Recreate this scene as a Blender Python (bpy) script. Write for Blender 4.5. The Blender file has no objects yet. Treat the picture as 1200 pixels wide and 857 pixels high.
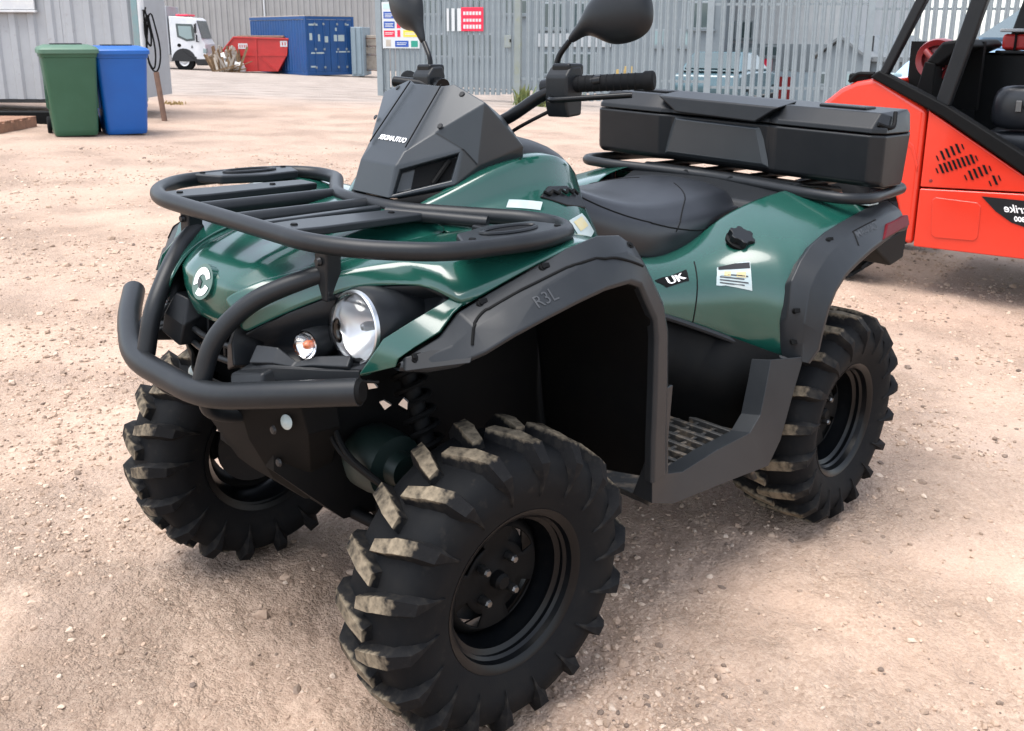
import bpy, bmesh, math, random
import numpy as np
from mathutils import Vector, Matrix, Quaternion

R = math.radians
random.seed(7)
rng = np.random.default_rng(7)
scene = bpy.context.scene
COL = scene.collection

# ------------------------------------------------------------------ camera
CAM = Vector((1.79836, 1.61366, 1.28066))
yaw, pitch, roll, FPX = R(223.69896), R(-15.19388), R(2.38686), 1141.075
cd = bpy.data.cameras.new('camera'); cam = bpy.data.objects.new('camera', cd); COL.objects.link(cam)
_d = Vector((math.cos(yaw)*math.cos(pitch), math.sin(yaw)*math.cos(pitch), math.sin(pitch)))
_r0 = Vector((math.sin(yaw), -math.cos(yaw), 0)); _u0 = _r0.cross(_d)
_r = _r0*math.cos(roll) + _u0*math.sin(roll); _u = -_r0*math.sin(roll) + _u0*math.cos(roll)
cam.matrix_world = Matrix(((_r.x, _u.x, -_d.x, CAM.x), (_r.y, _u.y, -_d.y, CAM.y), (_r.z, _u.z, -_d.z, CAM.z), (0, 0, 0, 1)))
cd.sensor_fit = 'HORIZONTAL'; cd.sensor_width = 36.0; cd.lens = FPX/1200*36.0
cd.shift_y = (351.617-428.5)/1200.0
cd.clip_start = 0.05; cd.clip_end = 3000
cd.dof.use_dof = True; cd.dof.focus_distance = 2.0; cd.dof.aperture_fstop = 20.0
scene.camera = cam

# ------------------------------------------------------------------ sky, sun, exposure
SUN_EL, SUN_AZ = R(72), math.atan2(-0.22, 0.78)
w = bpy.data.worlds.new('World'); scene.world = w; w.use_nodes = True
nt = w.node_tree; bg = nt.nodes['Background']
sky = nt.nodes.new('ShaderNodeTexSky'); sky.sky_type = 'NISHITA'; sky.sun_disc = False
sky.sun_elevation = SUN_EL; sky.sun_rotation = math.pi/2 - SUN_AZ
sky.air_density = 1.0; sky.dust_density = 1.5; sky.ozone_density = 1.0
hs = nt.nodes.new('ShaderNodeHueSaturation'); hs.inputs['Saturation'].default_value = 0.45
nt.links.new(sky.outputs[0], hs.inputs['Color']); nt.links.new(hs.outputs[0], bg.inputs['Color'])
bg.inputs['Strength'].default_value = 0.12
sl = bpy.data.lights.new('sun', 'SUN'); sun = bpy.data.objects.new('sun', sl); COL.objects.link(sun)
sl.energy = 1.25; sl.angle = R(42); sl.color = (1.0, 0.955, 0.90)
sdir = Vector((math.cos(SUN_EL)*math.cos(SUN_AZ), math.cos(SUN_EL)*math.sin(SUN_AZ), math.sin(SUN_EL)))
sun.rotation_euler = sdir.to_track_quat('Z', 'Y').to_euler()
vs = scene.view_settings
vs.view_transform = 'Standard'; vs.look = 'None'; vs.gamma = 1.0; vs.use_curve_mapping = False
vs.exposure = 1.9
scene.cycles.max_bounces = 8; scene.cycles.use_denoising = True

# ------------------------------------------------------------------ materials
MATS = {}
def mat(name, col, rough=0.5, metal=0.0, coat=0.0, bump=None, var=None, spec=0.5, trans=0.0, emit=None, sheen=0.0):
    """bump=(scale, strength, distance); var=(scale, colour2, low, high): noise mix to a second colour"""
    m = bpy.data.materials.new(name); m.use_nodes = True; n = m.node_tree.nodes; l = m.node_tree.links
    b = n['Principled BSDF']
    b.inputs['Base Color'].default_value = (*col, 1); b.inputs['Roughness'].default_value = rough
    b.inputs['Metallic'].default_value = metal; b.inputs['Coat Weight'].default_value = coat
    b.inputs['Coat Roughness'].default_value = 0.06
    b.inputs['Specular IOR Level'].default_value = spec; b.inputs['Transmission Weight'].default_value = trans
    if emit: b.inputs['Emission Color'].default_value = (*emit, 1); b.inputs['Emission Strength'].default_value = 1
    tc = n.new('ShaderNodeTexCoord')
    if var:
        for sc, c2, lo, hi in (var if isinstance(var, list) else [var]):
            t = n.new('ShaderNodeTexNoise'); t.inputs['Scale'].default_value = sc; t.inputs['Detail'].default_value = 6
            t.inputs['Roughness'].default_value = 0.6
            l.new(tc.outputs['Object'], t.inputs['Vector'])
            r = n.new('ShaderNodeMapRange'); r.inputs[1].default_value = lo; r.inputs[2].default_value = hi
            l.new(t.outputs['Fac'], r.inputs[0])
            x = n.new('ShaderNodeMix'); x.data_type = 'RGBA'
            l.new(r.outputs[0], x.inputs['Factor'])
            s = b.inputs['Base Color']
            if s.is_linked: l.new(s.links[0].from_socket, x.inputs['A'])
            else: x.inputs['A'].default_value = (*col, 1)
            x.inputs['B'].default_value = (*c2, 1)
            l.new(x.outputs['Result'], s)
    if bump:
        t = n.new('ShaderNodeTexNoise'); t.inputs['Scale'].default_value = bump[0]; t.inputs['Detail'].default_value = 5
        l.new(tc.outputs['Object'], t.inputs['Vector'])
        k = n.new('ShaderNodeBump'); k.inputs['Strength'].default_value = bump[1]; k.inputs['Distance'].default_value = bump[2]
        l.new(t.outputs['Fac'], k.inputs['Height']); l.new(k.outputs[0], b.inputs['Normal'])
    MATS[name] = m
    return m

DUST = (0.30, 0.235, 0.18)
mat('green', (0.0055, 0.050, 0.037), 0.18, coat=0.5, var=[(9, (0.009, 0.058, 0.044), 0.35, 0.75), (26, (0.024, 0.068, 0.054), 0.62, 0.95)], bump=(60, 0.02, 0.001))
mat('plastic', (0.0065, 0.0078, 0.0095), 0.42, spec=0.26, bump=(900, 0.12, 0.0004), var=[(14, (0.0095, 0.0108, 0.0125), 0.35, 0.75), (40, (0.022, 0.021, 0.020), 0.64, 0.95)])
mat('pod_plastic', (0.014, 0.0185, 0.0225), 0.36, bump=(900, 0.10, 0.0004), var=(10, (0.018, 0.0225, 0.0265), 0.35, 0.7))
mat('flare_plastic', (0.0135, 0.0158, 0.0185), 0.40, spec=0.26, bump=(900, 0.10, 0.0004), var=[(12, (0.0175, 0.0198, 0.0225), 0.35, 0.7), (55, (0.042, 0.040, 0.037), 0.66, 0.95)])
mat('black', (0.0016, 0.0019, 0.0023), 0.65, spec=0.15, var=(20, (0.003, 0.003, 0.003), 0.4, 0.7))
mat('gloss_black', (0.0025, 0.003, 0.0038), 0.30, spec=0.22, var=(30, (0.012, 0.011, 0.010), 0.55, 0.9))
mat('tube', (0.008, 0.0095, 0.0115), 0.42, spec=0.28, bump=(1400, 0.15, 0.0003), var=(25, (0.012, 0.0135, 0.015), 0.4, 0.8))
mat('rubber', (0.0062, 0.0068, 0.0078), 0.70, spec=0.10, bump=(260, 0.2, 0.001), var=[(14, (0.011, 0.0108, 0.0108), 0.45, 0.8), (40, (0.035, 0.030, 0.025), 0.62, 0.95)])
mat('seat_vinyl', (0.008, 0.0095, 0.0125), 0.34, bump=(500, 0.12, 0.0006), var=(12, (0.0115, 0.013, 0.0165), 0.4, 0.7))
mat('steel', (0.16, 0.16, 0.16), 0.4, metal=1.0, var=(60, (0.3, 0.28, 0.26), 0.5, 0.8))
mat('dark_steel', (0.022, 0.023, 0.025), 0.45, metal=0.4, var=(30, (0.045, 0.04, 0.035), 0.55, 0.9))
mat('diff_green', (0.004, 0.012, 0.010), 0.5, var=(30, (0.02, 0.02, 0.016), 0.6, 0.9))
mat('chrome', (0.85, 0.85, 0.85), 0.08, metal=1.0)
mat('white_vinyl', (0.8, 0.8, 0.8), 0.4); mat('faint_print', (0.030, 0.033, 0.037), 0.6); mat('lamp_chrome', (0.62, 0.64, 0.66), 0.38, metal=1.0)
mat('sticker_pale', (0.34, 0.42, 0.43), 0.35, var=(40, (0.42, 0.46, 0.44), 0.4, 0.7))
mat('sticker_yellow', (0.50, 0.42, 0.20), 0.4, var=(60, (0.48, 0.44, 0.30), 0.4, 0.7))
mat('amber', (0.75, 0.14, 0.01), 0.25, coat=0.4)
mat('red_lens', (0.085, 0.002, 0.006), 0.5, spec=0.15)
mat('mud_plastic', (0.016, 0.017, 0.018), 0.55, var=(30, (0.17, 0.135, 0.10), 0.48, 0.80), bump=(200, 0.3, 0.001))
gm = mat('lens', (1, 1, 1), 0.02, trans=1.0)
gm.node_tree.nodes['Principled BSDF'].inputs['IOR'].default_value = 1.45

def lug_material():
    """tyre lug: rubber with dried pale mud left on the worn crown (radius measured from the wheel centre)"""
    m = mat('lug', (0.007, 0.0072, 0.008), 0.72, spec=0.12, bump=(160, 0.35, 0.002), var=(30, (0.03, 0.027, 0.023), 0.5, 0.85))
    n = m.node_tree.nodes; l = m.node_tree.links; b = n['Principled BSDF']
    tc = n.new('ShaderNodeTexCoord'); sp = n.new('ShaderNodeSeparateXYZ'); l.new(tc.outputs['Object'], sp.inputs[0])
    cx = n.new('ShaderNodeCombineXYZ'); l.new(sp.outputs['X'], cx.inputs['X']); l.new(sp.outputs['Z'], cx.inputs['Z'])
    ln = n.new('ShaderNodeVectorMath'); ln.operation = 'LENGTH'; l.new(cx.outputs[0], ln.inputs[0])
    ns = n.new('ShaderNodeTexNoise'); ns.inputs['Scale'].default_value = 70; ns.inputs['Detail'].default_value = 6
    l.new(tc.outputs['Object'], ns.inputs['Vector'])
    ad = n.new('ShaderNodeMath'); ad.operation = 'MULTIPLY_ADD'; ad.inputs[1].default_value = 0.024; l.new(ns.outputs['Fac'], ad.inputs[0]); l.new(ln.outputs['Value'], ad.inputs[2])
    mr = n.new('ShaderNodeMapRange'); mr.inputs[1].default_value = 0.301; mr.inputs[2].default_value = 0.313; l.new(ad.outputs[0], mr.inputs[0])
    x = n.new('ShaderNodeMix'); x.data_type = 'RGBA'; l.new(mr.outputs[0], x.inputs['Factor'])
    s = b.inputs['Base Color']; l.new(s.links[0].from_socket, x.inputs['A']); x.inputs['B'].default_value = (0.22, 0.180, 0.128, 1)
    l.new(x.outputs['Result'], s)
lug_material()

# ------------------------------------------------------------------ mesh helpers
def link(o, parent=None):
    COL.objects.link(o)
    if parent is not None: o.parent = parent
    return o

def obj(name, me, m, parent=None):
    if m is not None and len(me.materials) == 0: me.materials.append(MATS[m] if isinstance(m, str) else m)
    return link(bpy.data.objects.new(name, me), parent)

def shade(me, ang=35):
    me.polygons.foreach_set('use_smooth', [True]*len(me.polygons))
    if ang < 180: me.set_sharp_from_angle(angle=R(ang))

def raw(verts, faces, ang=35, recalc=True):
    me = bpy.data.meshes.new('mesh'); bm = bmesh.new()
    vs_ = [bm.verts.new(v) for v in verts]
    for f in faces:
        try: bm.faces.new([vs_[i] for i in f])
        except ValueError: pass
    if recalc: bmesh.ops.recalc_face_normals(bm, faces=bm.faces)
    bm.to_mesh(me); bm.free()
    shade(me, ang)
    return me

def bevel(o, width, seg=2, ang=25):
    b = o.modifiers.new('bevel', 'BEVEL'); b.width = width; b.segments = seg; b.limit_method = 'ANGLE'; b.angle_limit = R(ang)
    b.harden_normals = True
    me = o.data; me.polygons.foreach_set('use_smooth', [True]*len(me.polygons))
    return o

def subsurf(o, lv=2):
    s = o.modifiers.new('subd', 'SUBSURF'); s.levels = lv; s.render_levels = lv
    shade(o.data, 180); return o

def solid(o, t=0.006, off=-1):
    s = o.modifiers.new('solid', 'SOLIDIFY'); s.thickness = t; s.offset = off; return o

def box_me(lo, hi):
    (a, b, c), (d, e, f) = lo, hi
    v = [(a, b, c), (d, b, c), (d, e, c), (a, e, c), (a, b, f), (d, b, f), (d, e, f), (a, e, f)]
    return raw(v, [(0, 3, 2, 1), (4, 5, 6, 7), (0, 1, 5, 4), (1, 2, 6, 5), (2, 3, 7, 6), (3, 0, 4, 7)])

def box(name, lo, hi, m, parent=None, bev=0.0, seg=2):
    o = obj(name, box_me(lo, hi), m, parent)
    if bev: bevel(o, bev, seg)
    return o

def fillet(pts, rad, closed=False, n=6):
    pts = [Vector(p) for p in pts]; out = []
    N = len(pts)
    for i, p in enumerate(pts):
        if not closed and i in (0, N-1): out.append(p); continue
        a = pts[(i-1) % N]-p; b = pts[(i+1) % N]-p
        la, lb = a.length, b.length
        if la < 1e-6 or lb < 1e-6: out.append(p); continue
        r_ = min(rad, la*0.48, lb*0.48)
        A = p+a.normalized()*r_; B = p+b.normalized()*r_
        for k in range(n+1):
            t = k/n; out.append((1-t)**2*A+2*t*(1-t)*p+t*t*B)
    return out

def tube_me(pts, rad, closed=False, fil=0.05, sides=14, n=6, cap=True):
    P = fillet(pts, fil, closed, n) if fil > 0 else [Vector(p) for p in pts]
    N = len(P); rads = rad if hasattr(rad, '__len__') else None
    up = None; verts = []
    for i in range(N):
        if closed: t = (P[(i+1) % N]-P[i-1])
        else: t = P[min(i+1, N-1)]-P[max(i-1, 0)]
        t.normalize()
        if up is None: up = t.orthogonal().normalized()
        up = (up-t*up.dot(t)); up.normalize()
        sd = t.cross(up)
        rr = rad if rads is None else rads[0]+(rads[1]-rads[0])*i/(N-1)
        for k in range(sides):
            a = 2*math.pi*k/sides
            verts.append(P[i]+(up*math.cos(a)+sd*math.sin(a))*rr)
    faces = []
    M = N if closed else N-1
    if closed:  # align the seam
        off = min(range(sides), key=lambda s: sum((verts[k]-verts[(N-1)*sides+(k+s) % sides]).length for k in range(sides)))
    for i in range(M):
        j = (i+1) % N
        s = 0
        for k in range(sides):
            k2 = (k+1) % sides
            if closed and i == N-1:
                faces.append((i*sides+(k+off) % sides, i*sides+(k2+off) % sides, k2, k))
            else: faces.append((i*sides+k, i*sides+k2, j*sides+k2, j*sides+k))
    if cap and not closed:
        faces.append(tuple(range(sides-1, -1, -1))); faces.append(tuple((N-1)*sides+k for k in range(sides)))
    return raw(verts, faces, 40)

def tube(name, pts, rad, m, parent=None, **k): return obj(name, tube_me(pts, rad, **k), m, parent)

def my(p, s): return (p[0], p[1]*s, p[2])

def loft_me(secs, closed_sec=False, cap=False, ang=180):
    n = len(secs[0]); verts = [v for s in secs for v in s]; faces = []
    for i in range(len(secs)-1):
        for k in range(n if closed_sec else n-1):
            k2 = (k+1) % n
            faces.append((i*n+k, i*n+k2, (i+1)*n+k2, (i+1)*n+k))
    if cap:
        faces.append(tuple(range(n-1, -1, -1))); faces.append(tuple((len(secs)-1)*n+k for k in range(n)))
    return raw(verts, faces, ang)

def lathe_me(prof, seg=48, axis='y', cap=False, ang=35):
    """prof: list of (radius, along)"""
    verts = []; n = len(prof)
    for i in range(seg):
        a = 2*math.pi*i/seg; c, s = math.cos(a), math.sin(a)
        for r_, h in prof:
            verts.append({'y': (r_*c, h, r_*s), 'z': (r_*c, r_*s, h), 'x': (h, r_*c, r_*s)}[axis])
    faces = []
    for i in range(seg):
        j = (i+1) % seg
        for k in range(n-1): faces.append((i*n+k, i*n+k+1, j*n+k+1, j*n+k))
    if cap:
        faces.append(tuple(i*n for i in range(seg))); faces.append(tuple(i*n+n-1 for i in range(seg)))
    return raw(verts, faces, ang)

def prism_me(outline, o, ex, ey, depth, ang=35):
    """2D outline in the plane (o, ex, ey) pushed by depth along -(ex x ey)"""
    o, ex, ey = Vector(o), Vector(ex), Vector(ey); nz = ex.cross(ey).normalized()
    n = len(outline)
    v = [o+ex*a+ey*b for a, b in outline]; v += [p-nz*depth for p in v]
    f = [tuple(range(n)), tuple(range(2*n-1, n-1, -1))]+[(i, (i+1) % n, n+(i+1) % n, n+i) for i in range(n)]
    return raw(v, f, ang)

def oriented(me, loc, zdir, ydir=None):
    z = Vector(zdir).normalized(); q = z.to_track_quat('Z', 'Y')
    return Matrix.Translation(loc) @ q.to_matrix().to_4x4()

def text_me(txt, size, o, ex, ey, extrude=0.0008, mirror=False, shear=0.0, align='CENTER', xs=1.0, bold=0.0):
    cu = bpy.data.curves.new('t', 'FONT'); cu.body = txt; cu.size = size; cu.extrude = extrude; cu.shear = shear
    cu.align_x = align; cu.align_y = 'CENTER'; cu.offset = bold; cu.resolution_u = 3
    ob = bpy.data.objects.new('t', cu); COL.objects.link(ob)
    dg = bpy.context.evaluated_depsgraph_get(); dg.update()
    me = bpy.data.meshes.new_from_object(ob.evaluated_get(dg))
    bpy.data.objects.remove(ob)
    ex = Vector(ex).normalized()*xs; ey = Vector(ey).normalized(); ez = ex.cross(ey).normalized()
    if mirror: ex = -ex
    o = Vector(o)
    for v in me.vertices:
        c = v.co.copy(); v.co = o+ex*c.x+ey*c.y+ez*c.z
    me.update()
    me.materials.clear()
    return me

LEAN = Vector((0, 0, 1)).rotation_difference(Vector((0.0255, -0.0261, 1)).normalized())
def tag(o, label, cat, group=None, kind=None):
    if label: o['label'] = label
    if cat: o['category'] = cat
    if group: o['group'] = group
    if kind: o['kind'] = kind
    return o
def thing(name, label, cat, loc=(0, 0, 0), rz=0.0, group=None, lean=True):
    o = bpy.data.objects.new(name, None); COL.objects.link(o); o.empty_display_size = 0.1
    q = Quaternion((0, 0, 1), rz)
    if lean: q = LEAN @ q
    o.rotation_mode = 'QUATERNION'; o.rotation_quaternion = q; o.location = loc
    return tag(o, label, cat, group)

# ------------------------------------------------------------------ ground
HD = Vector((_d.x, _d.y)).normalized()
def vnoise(x, y, seed):
    r_ = np.random.default_rng(seed); T = r_.random((256, 256))
    xi = np.floor(x).astype(int); yi = np.floor(y).astype(int); fx = x-xi; fy = y-yi
    fx = fx*fx*(3-2*fx); fy = fy*fy*(3-2*fy)
    g = lambda a, b: T[a & 255, b & 255]
    return (g(xi, yi)*(1-fx)+g(xi+1, yi)*fx)*(1-fy)+(g(xi, yi+1)*(1-fx)+g(xi+1, yi+1)*fx)*fy-0.5
def ground_z(x, y, fine=True):
    x = np.asarray(x, float); y = np.asarray(y, float)
    D = (x-CAM.x)*HD.x+(y-CAM.y)*HD.y
    z = -0.0315*np.clip(D-18, 0, 30)
    rr = np.hypot(x-CAM.x, y-CAM.y)
    amp = np.clip(1.4-rr/14, 0.25, 1)
    z = z+(vnoise(x*1.7, y*1.7, 1)*0.022+vnoise(x*5, y*5, 2)*0.012)*amp
    if fine: z = z+(vnoise(x*13, y*13, 3)*0.012+vnoise(x*31, y*31, 4)*0.010+vnoise(x*70, y*70, 5)*0.006)*np.clip(1.2-rr/9, 0, 1)
    return z
def make_ground():
    ang0 = math.atan2(HD.y, HD.x)
    na = 720
    # angular samples, denser in front
    u = np.linspace(-1, 1, na, endpoint=False)
    ang = ang0+np.pi*(0.22*u+0.78*u**3)
    rad = np.concatenate([[0.05], np.geomspace(0.6, 14, 320), np.geomspace(14.5, 60, 50), np.geomspace(70, 900, 14)])
    A, Q = np.meshgrid(ang, rad)
    X = CAM.x+Q*np.cos(A); Y = CAM.y+Q*np.sin(A); Z = ground_z(X, Y)
    V = np.stack([X, Y, Z], -1).reshape(-1, 3)
    nr = len(rad)
    i = np.arange(nr-1)[:, None]; k = np.arange(na)[None, :]; k2 = (k+1) % na
    F = np.stack([i*na+k, i*na+k2, (i+1)*na+k2, (i+1)*na+k], -1).reshape(-1, 4)[:, ::-1]
    me = fast_mesh(V, F)
    return me
def fast_mesh(V, F, smooth=True):
    me = bpy.data.meshes.new('mesh'); k = F.shape[1]
    me.vertices.add(len(V)); me.vertices.foreach_set('co', np.ascontiguousarray(V, dtype=np.float32).ravel())
    me.loops.add(F.size); me.loops.foreach_set('vertex_index', np.ascontiguousarray(F, dtype=np.int32).ravel())
    me.polygons.add(len(F)); me.polygons.foreach_set('loop_start', np.arange(0, F.size, k, dtype=np.int32))
    me.polygons.foreach_set('use_smooth', np.full(len(F), smooth)); me.update(calc_edges=True); me.validate()
    return me

def ground_material():
    m = bpy.data.materials.new('dirt'); m.use_nodes = True; n = m.node_tree.nodes; l = m.node_tree.links; b = n['Principled BSDF']
    b.inputs['Roughness'].default_value = 0.93; b.inputs['Specular IOR Level'].default_value = 0.2
    g = n.new('ShaderNodeNewGeometry')
    def noise(sc, det=7, rough=0.6):
        t = n.new('ShaderNodeTexNoise'); t.inputs['Scale'].default_value = sc; t.inputs['Detail'].default_value = det; t.inputs['Roughness'].default_value = rough
        l.new(g.outputs['Position'], t.inputs['Vector']); return t.outputs['Fac']
    def rng_(s, lo, hi):
        r_ = n.new('ShaderNodeMapRange'); r_.inputs[1].default_value = lo; r_.inputs[2].default_value = hi; l.new(s, r_.inputs[0]); return r_.outputs[0]
    def mixc(f, a, c):
        x = n.new('ShaderNodeMix'); x.data_type = 'RGBA'; l.new(f, x.inputs['Factor'])
        for s, v in (('A', a), ('B', c)):
            if isinstance(v, tuple): x.inputs[s].default_value = (*v, 1)
            else: l.new(v, x.inputs[s])
        return x.outputs['Result']
    c = mixc(rng_(noise(0.55), 0.35, 0.65), (0.465, 0.325, 0.240), (0.455, 0.350, 0.285))
    c = mixc(rng_(noise(2.3), 0.48, 0.72), c, (0.36, 0.250, 0.180))
    c = mixc(rng_(noise(0.9, 4, 0.5), 0.52, 0.70), c, (0.40, 0.300, 0.235))
    def cells(sc, lo, hi):
        v_ = n.new('ShaderNodeTexVoronoi'); v_.inputs['Scale'].default_value = sc; v_.inputs['Randomness'].default_value = 1.0
        l.new(g.outputs['Position'], v_.inputs['Vector']); sp_ = n.new('ShaderNodeSeparateColor'); l.new(v_.outputs['Color'], sp_.inputs[0])
        return rng_(sp_.outputs[0], lo, hi), v_.outputs['Distance']
    ca, da_ = cells(75, 0.0, 1.0); cb_, db_ = cells(190, 0.0, 1.0); cc_, dc_ = cells(24, 0.55, 1.0)
    pm = n.new('ShaderNodeMath'); pm.operation = 'MULTIPLY'; pm.inputs[1].default_value = 0.62; l.new(rng_(noise(1.6), 0.36, 0.62), pm.inputs[0])
    peb = mixc(ca, (0.26, 0.180, 0.130), (0.52, 0.395, 0.305))
    c = mixc(pm.outputs[0], c, peb)
    pm2 = n.new('ShaderNodeMath'); pm2.operation = 'MULTIPLY'; pm2.inputs[1].default_value = 0.45; l.new(rng_(noise(3.1), 0.30, 0.62), pm2.inputs[0])
    c = mixc(pm2.outputs[0], c, mixc(cb_, (0.24, 0.165, 0.118), (0.53, 0.405, 0.315)))
    c = mixc(rng_(noise(60, 6, 0.7), 0.56, 0.8), c, (0.25, 0.175, 0.128))
    c = mixc(rng_(noise(180, 4, 0.7), 0.60, 0.8), c, (0.52, 0.40, 0.31))
    # greyer crushed stone further out; its colour also carries the shade between pebbles
    dq = n.new('ShaderNodeVectorMath'); dq.operation = 'DISTANCE'; dq.inputs[1].default_value = (CAM.x, CAM.y, 0); l.new(g.outputs['Position'], dq.inputs[0])
    dn = n.new('ShaderNodeMath'); dn.operation = 'MULTIPLY_ADD'; dn.inputs[1].default_value = 4.0; l.new(noise(0.35), dn.inputs[0]); l.new(dq.outputs['Value'], dn.inputs[2])
    fm = n.new('ShaderNodeMath'); fm.operation = 'MULTIPLY'; fm.inputs[1].default_value = 0.75; l.new(rng_(dn.outputs[0], 4.5, 13.0), fm.inputs[0])
    c = mixc(fm.outputs[0], c, mixc(rng_(noise(30, 8, 0.8), 0.38, 0.62), (0.31, 0.228, 0.180), (0.44, 0.325, 0.258)))
    # worn concrete further out in the yard
    dp = n.new('ShaderNodeVectorMath'); dp.operation = 'DOT_PRODUCT'; dp.inputs[1].default_value = (HD.x, HD.y, 0)
    l.new(g.outputs['Position'], dp.inputs[0])
    base = CAM.x*HD.x+CAM.y*HD.y
    ad = n.new('ShaderNodeMath'); ad.operation = 'MULTIPLY_ADD'; ad.inputs[1].default_value = 3.0; l.new(noise(0.5), ad.inputs[0]); l.new(dp.outputs['Value'], ad.inputs[2])
    far = rng_(ad.outputs[0], base+17.5, base+20.5)
    c = mixc(far, c, mixc(rng_(noise(1.2), 0.4, 0.65), (0.34, 0.29, 0.255), (0.28, 0.235, 0.205)))
    l.new(c, b.inputs['Base Color'])
    def mad(a, k_, b):
        m_ = n.new('ShaderNodeMath'); m_.operation = 'MULTIPLY_ADD'; m_.inputs[1].default_value = k_; l.new(a, m_.inputs[0])
        if b is None: m_.inputs[2].default_value = 0.0
        else: l.new(b, m_.inputs[2])
        return m_
    h1 = mad(da_, -1.0, None); h1 = mad(db_, -0.5, h1.outputs[0]); h1 = mad(dc_, -0.8, h1.outputs[0]); h1 = mad(noise(120, 8, 0.75), 0.8, h1.outputs[0]); h2 = mad(noise(26, 8, 0.7), 1.6, h1.outputs[0])
    k = n.new('ShaderNodeBump'); k.inputs['Strength'].default_value = 0.85; k.inputs['Distance'].default_value = 0.012
    sm_ = n.new('ShaderNodeMapRange'); sm_.inputs[1].default_value = 0.38; sm_.inputs[2].default_value = 0.62; sm_.inputs[3].default_value = 0.35; sm_.inputs[4].default_value = 1.0; l.new(noise(1.3, 5, 0.6), sm_.inputs[0]); l.new(sm_.outputs[0], k.inputs['Strength'])
    l.new(h2.outputs[0], k.inputs['Height']); l.new(k.outputs[0], b.inputs['Normal'])
    MATS['dirt'] = m
    m2 = mat('stone', (0.42, 0.32, 0.25), 0.85, bump=(220, 0.4, 0.002))
    n = m2.node_tree.nodes; l = m2.node_tree.links
    g = n.new('ShaderNodeNewGeometry'); cr = n.new('ShaderNodeValToRGB'); e = cr.color_ramp.elements
    e[0].position = 0; e[0].color = (0.13, 0.095, 0.075, 1); e[1].position = 1; e[1].color = (0.50, 0.40, 0.32, 1)
    for p, q in ((0.15, (0.28, 0.20, 0.145, 1)), (0.55, (0.40, 0.285, 0.21, 1)), (0.88, (0.45, 0.345, 0.265, 1))):
        x = e.new(p); x.color = q
    l.new(g.outputs['Random Per Island'], cr.inputs[0]); l.new(cr.outputs[0], n['Principled BSDF'].inputs['Base Color'])
ground_material()
gr = obj('ground', make_ground(), 'dirt'); gr['kind'] = 'structure'

def make_gravel():
    t = (1+5**0.5)/2
    ico = np.array([(-1, t, 0), (1, t, 0), (-1, -t, 0), (1, -t, 0), (0, -1, t), (0, 1, t), (0, -1, -t), (0, 1, -t), (t, 0, -1), (t, 0, 1), (-t, 0, -1), (-t, 0, 1)])
    ico /= np.linalg.norm(ico[0])
    IF = np.array([(0, 11, 5), (0, 5, 1), (0, 1, 7), (0, 7, 10), (0, 10, 11), (1, 5, 9), (5, 11, 4), (11, 10, 2), (10, 7, 6), (7, 1, 8), (3, 9, 4), (3, 4, 2), (3, 2, 6), (3, 6, 8), (3, 8, 9), (4, 9, 5), (2, 4, 11), (6, 2, 10), (8, 6, 7), (9, 8, 1)])
    ang0 = math.atan2(HD.y, HD.x)
    N = 62000
    d_ = 1.0*np.exp(rng.random(N*3)**1.35*math.log(11)); a = ang0+(rng.random(N*3)-0.5)*R(84)
    x = CAM.x+d_*np.cos(a); y = CAM.y+d_*np.sin(a)
    dens = np.clip((vnoise(x*1.1, y*1.1, 11)+vnoise(x*3.3, y*3.3, 12)*0.8)*2.4+0.50, 0.10, 1)
    keep = rng.random(N*3) < dens; x, y, d_ = x[keep][:N], y[keep][:N], d_[keep][:N]; N = len(x)
    s = np.exp(rng.normal(-5.85, 0.52, N)); s = np.clip(s, 0.0014, 0.014)*np.clip(0.75+d_/7, 0.8, 2.0)
    big = rng.random(N) < 0.006; s[big] *= 1.9
    sc = np.stack([s*rng.uniform(0.7, 1.3, N), s*rng.uniform(0.7, 1.3, N), s*rng.uniform(0.5, 0.95, N)], 1)
    V = ico[None]*(1+rng.uniform(-0.28, 0.28, (N, 12, 1)))*sc[:, None, :]
    th = rng.random(N)*6.283; c, sn = np.cos(th)[:, None], np.sin(th)[:, None]
    vx = V[..., 0]*c-V[..., 1]*sn; vy = V[..., 0]*sn+V[..., 1]*c
    z = ground_z(x, y)+s*0.10
    V = np.stack([vx+x[:, None], vy+y[:, None], V[..., 2]+z[:, None]], -1).reshape(-1, 3)
    F = (IF[None]+np.arange(N)[:, None, None]*12).reshape(-1, 3)
    return fast_mesh(V, F, False)
gv = obj('gravel', make_gravel(), 'stone'); tag(gv, 'loose pinkish gravel and small stones scattered over the dirt yard', 'gravel', kind='stuff')

# ================================================================== quad bike
Q = thing('quad_bike', 'dark green quad bike with black racks, bull bar and rear cargo box parked on gravel', 'quad bike', lean=False)

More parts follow.
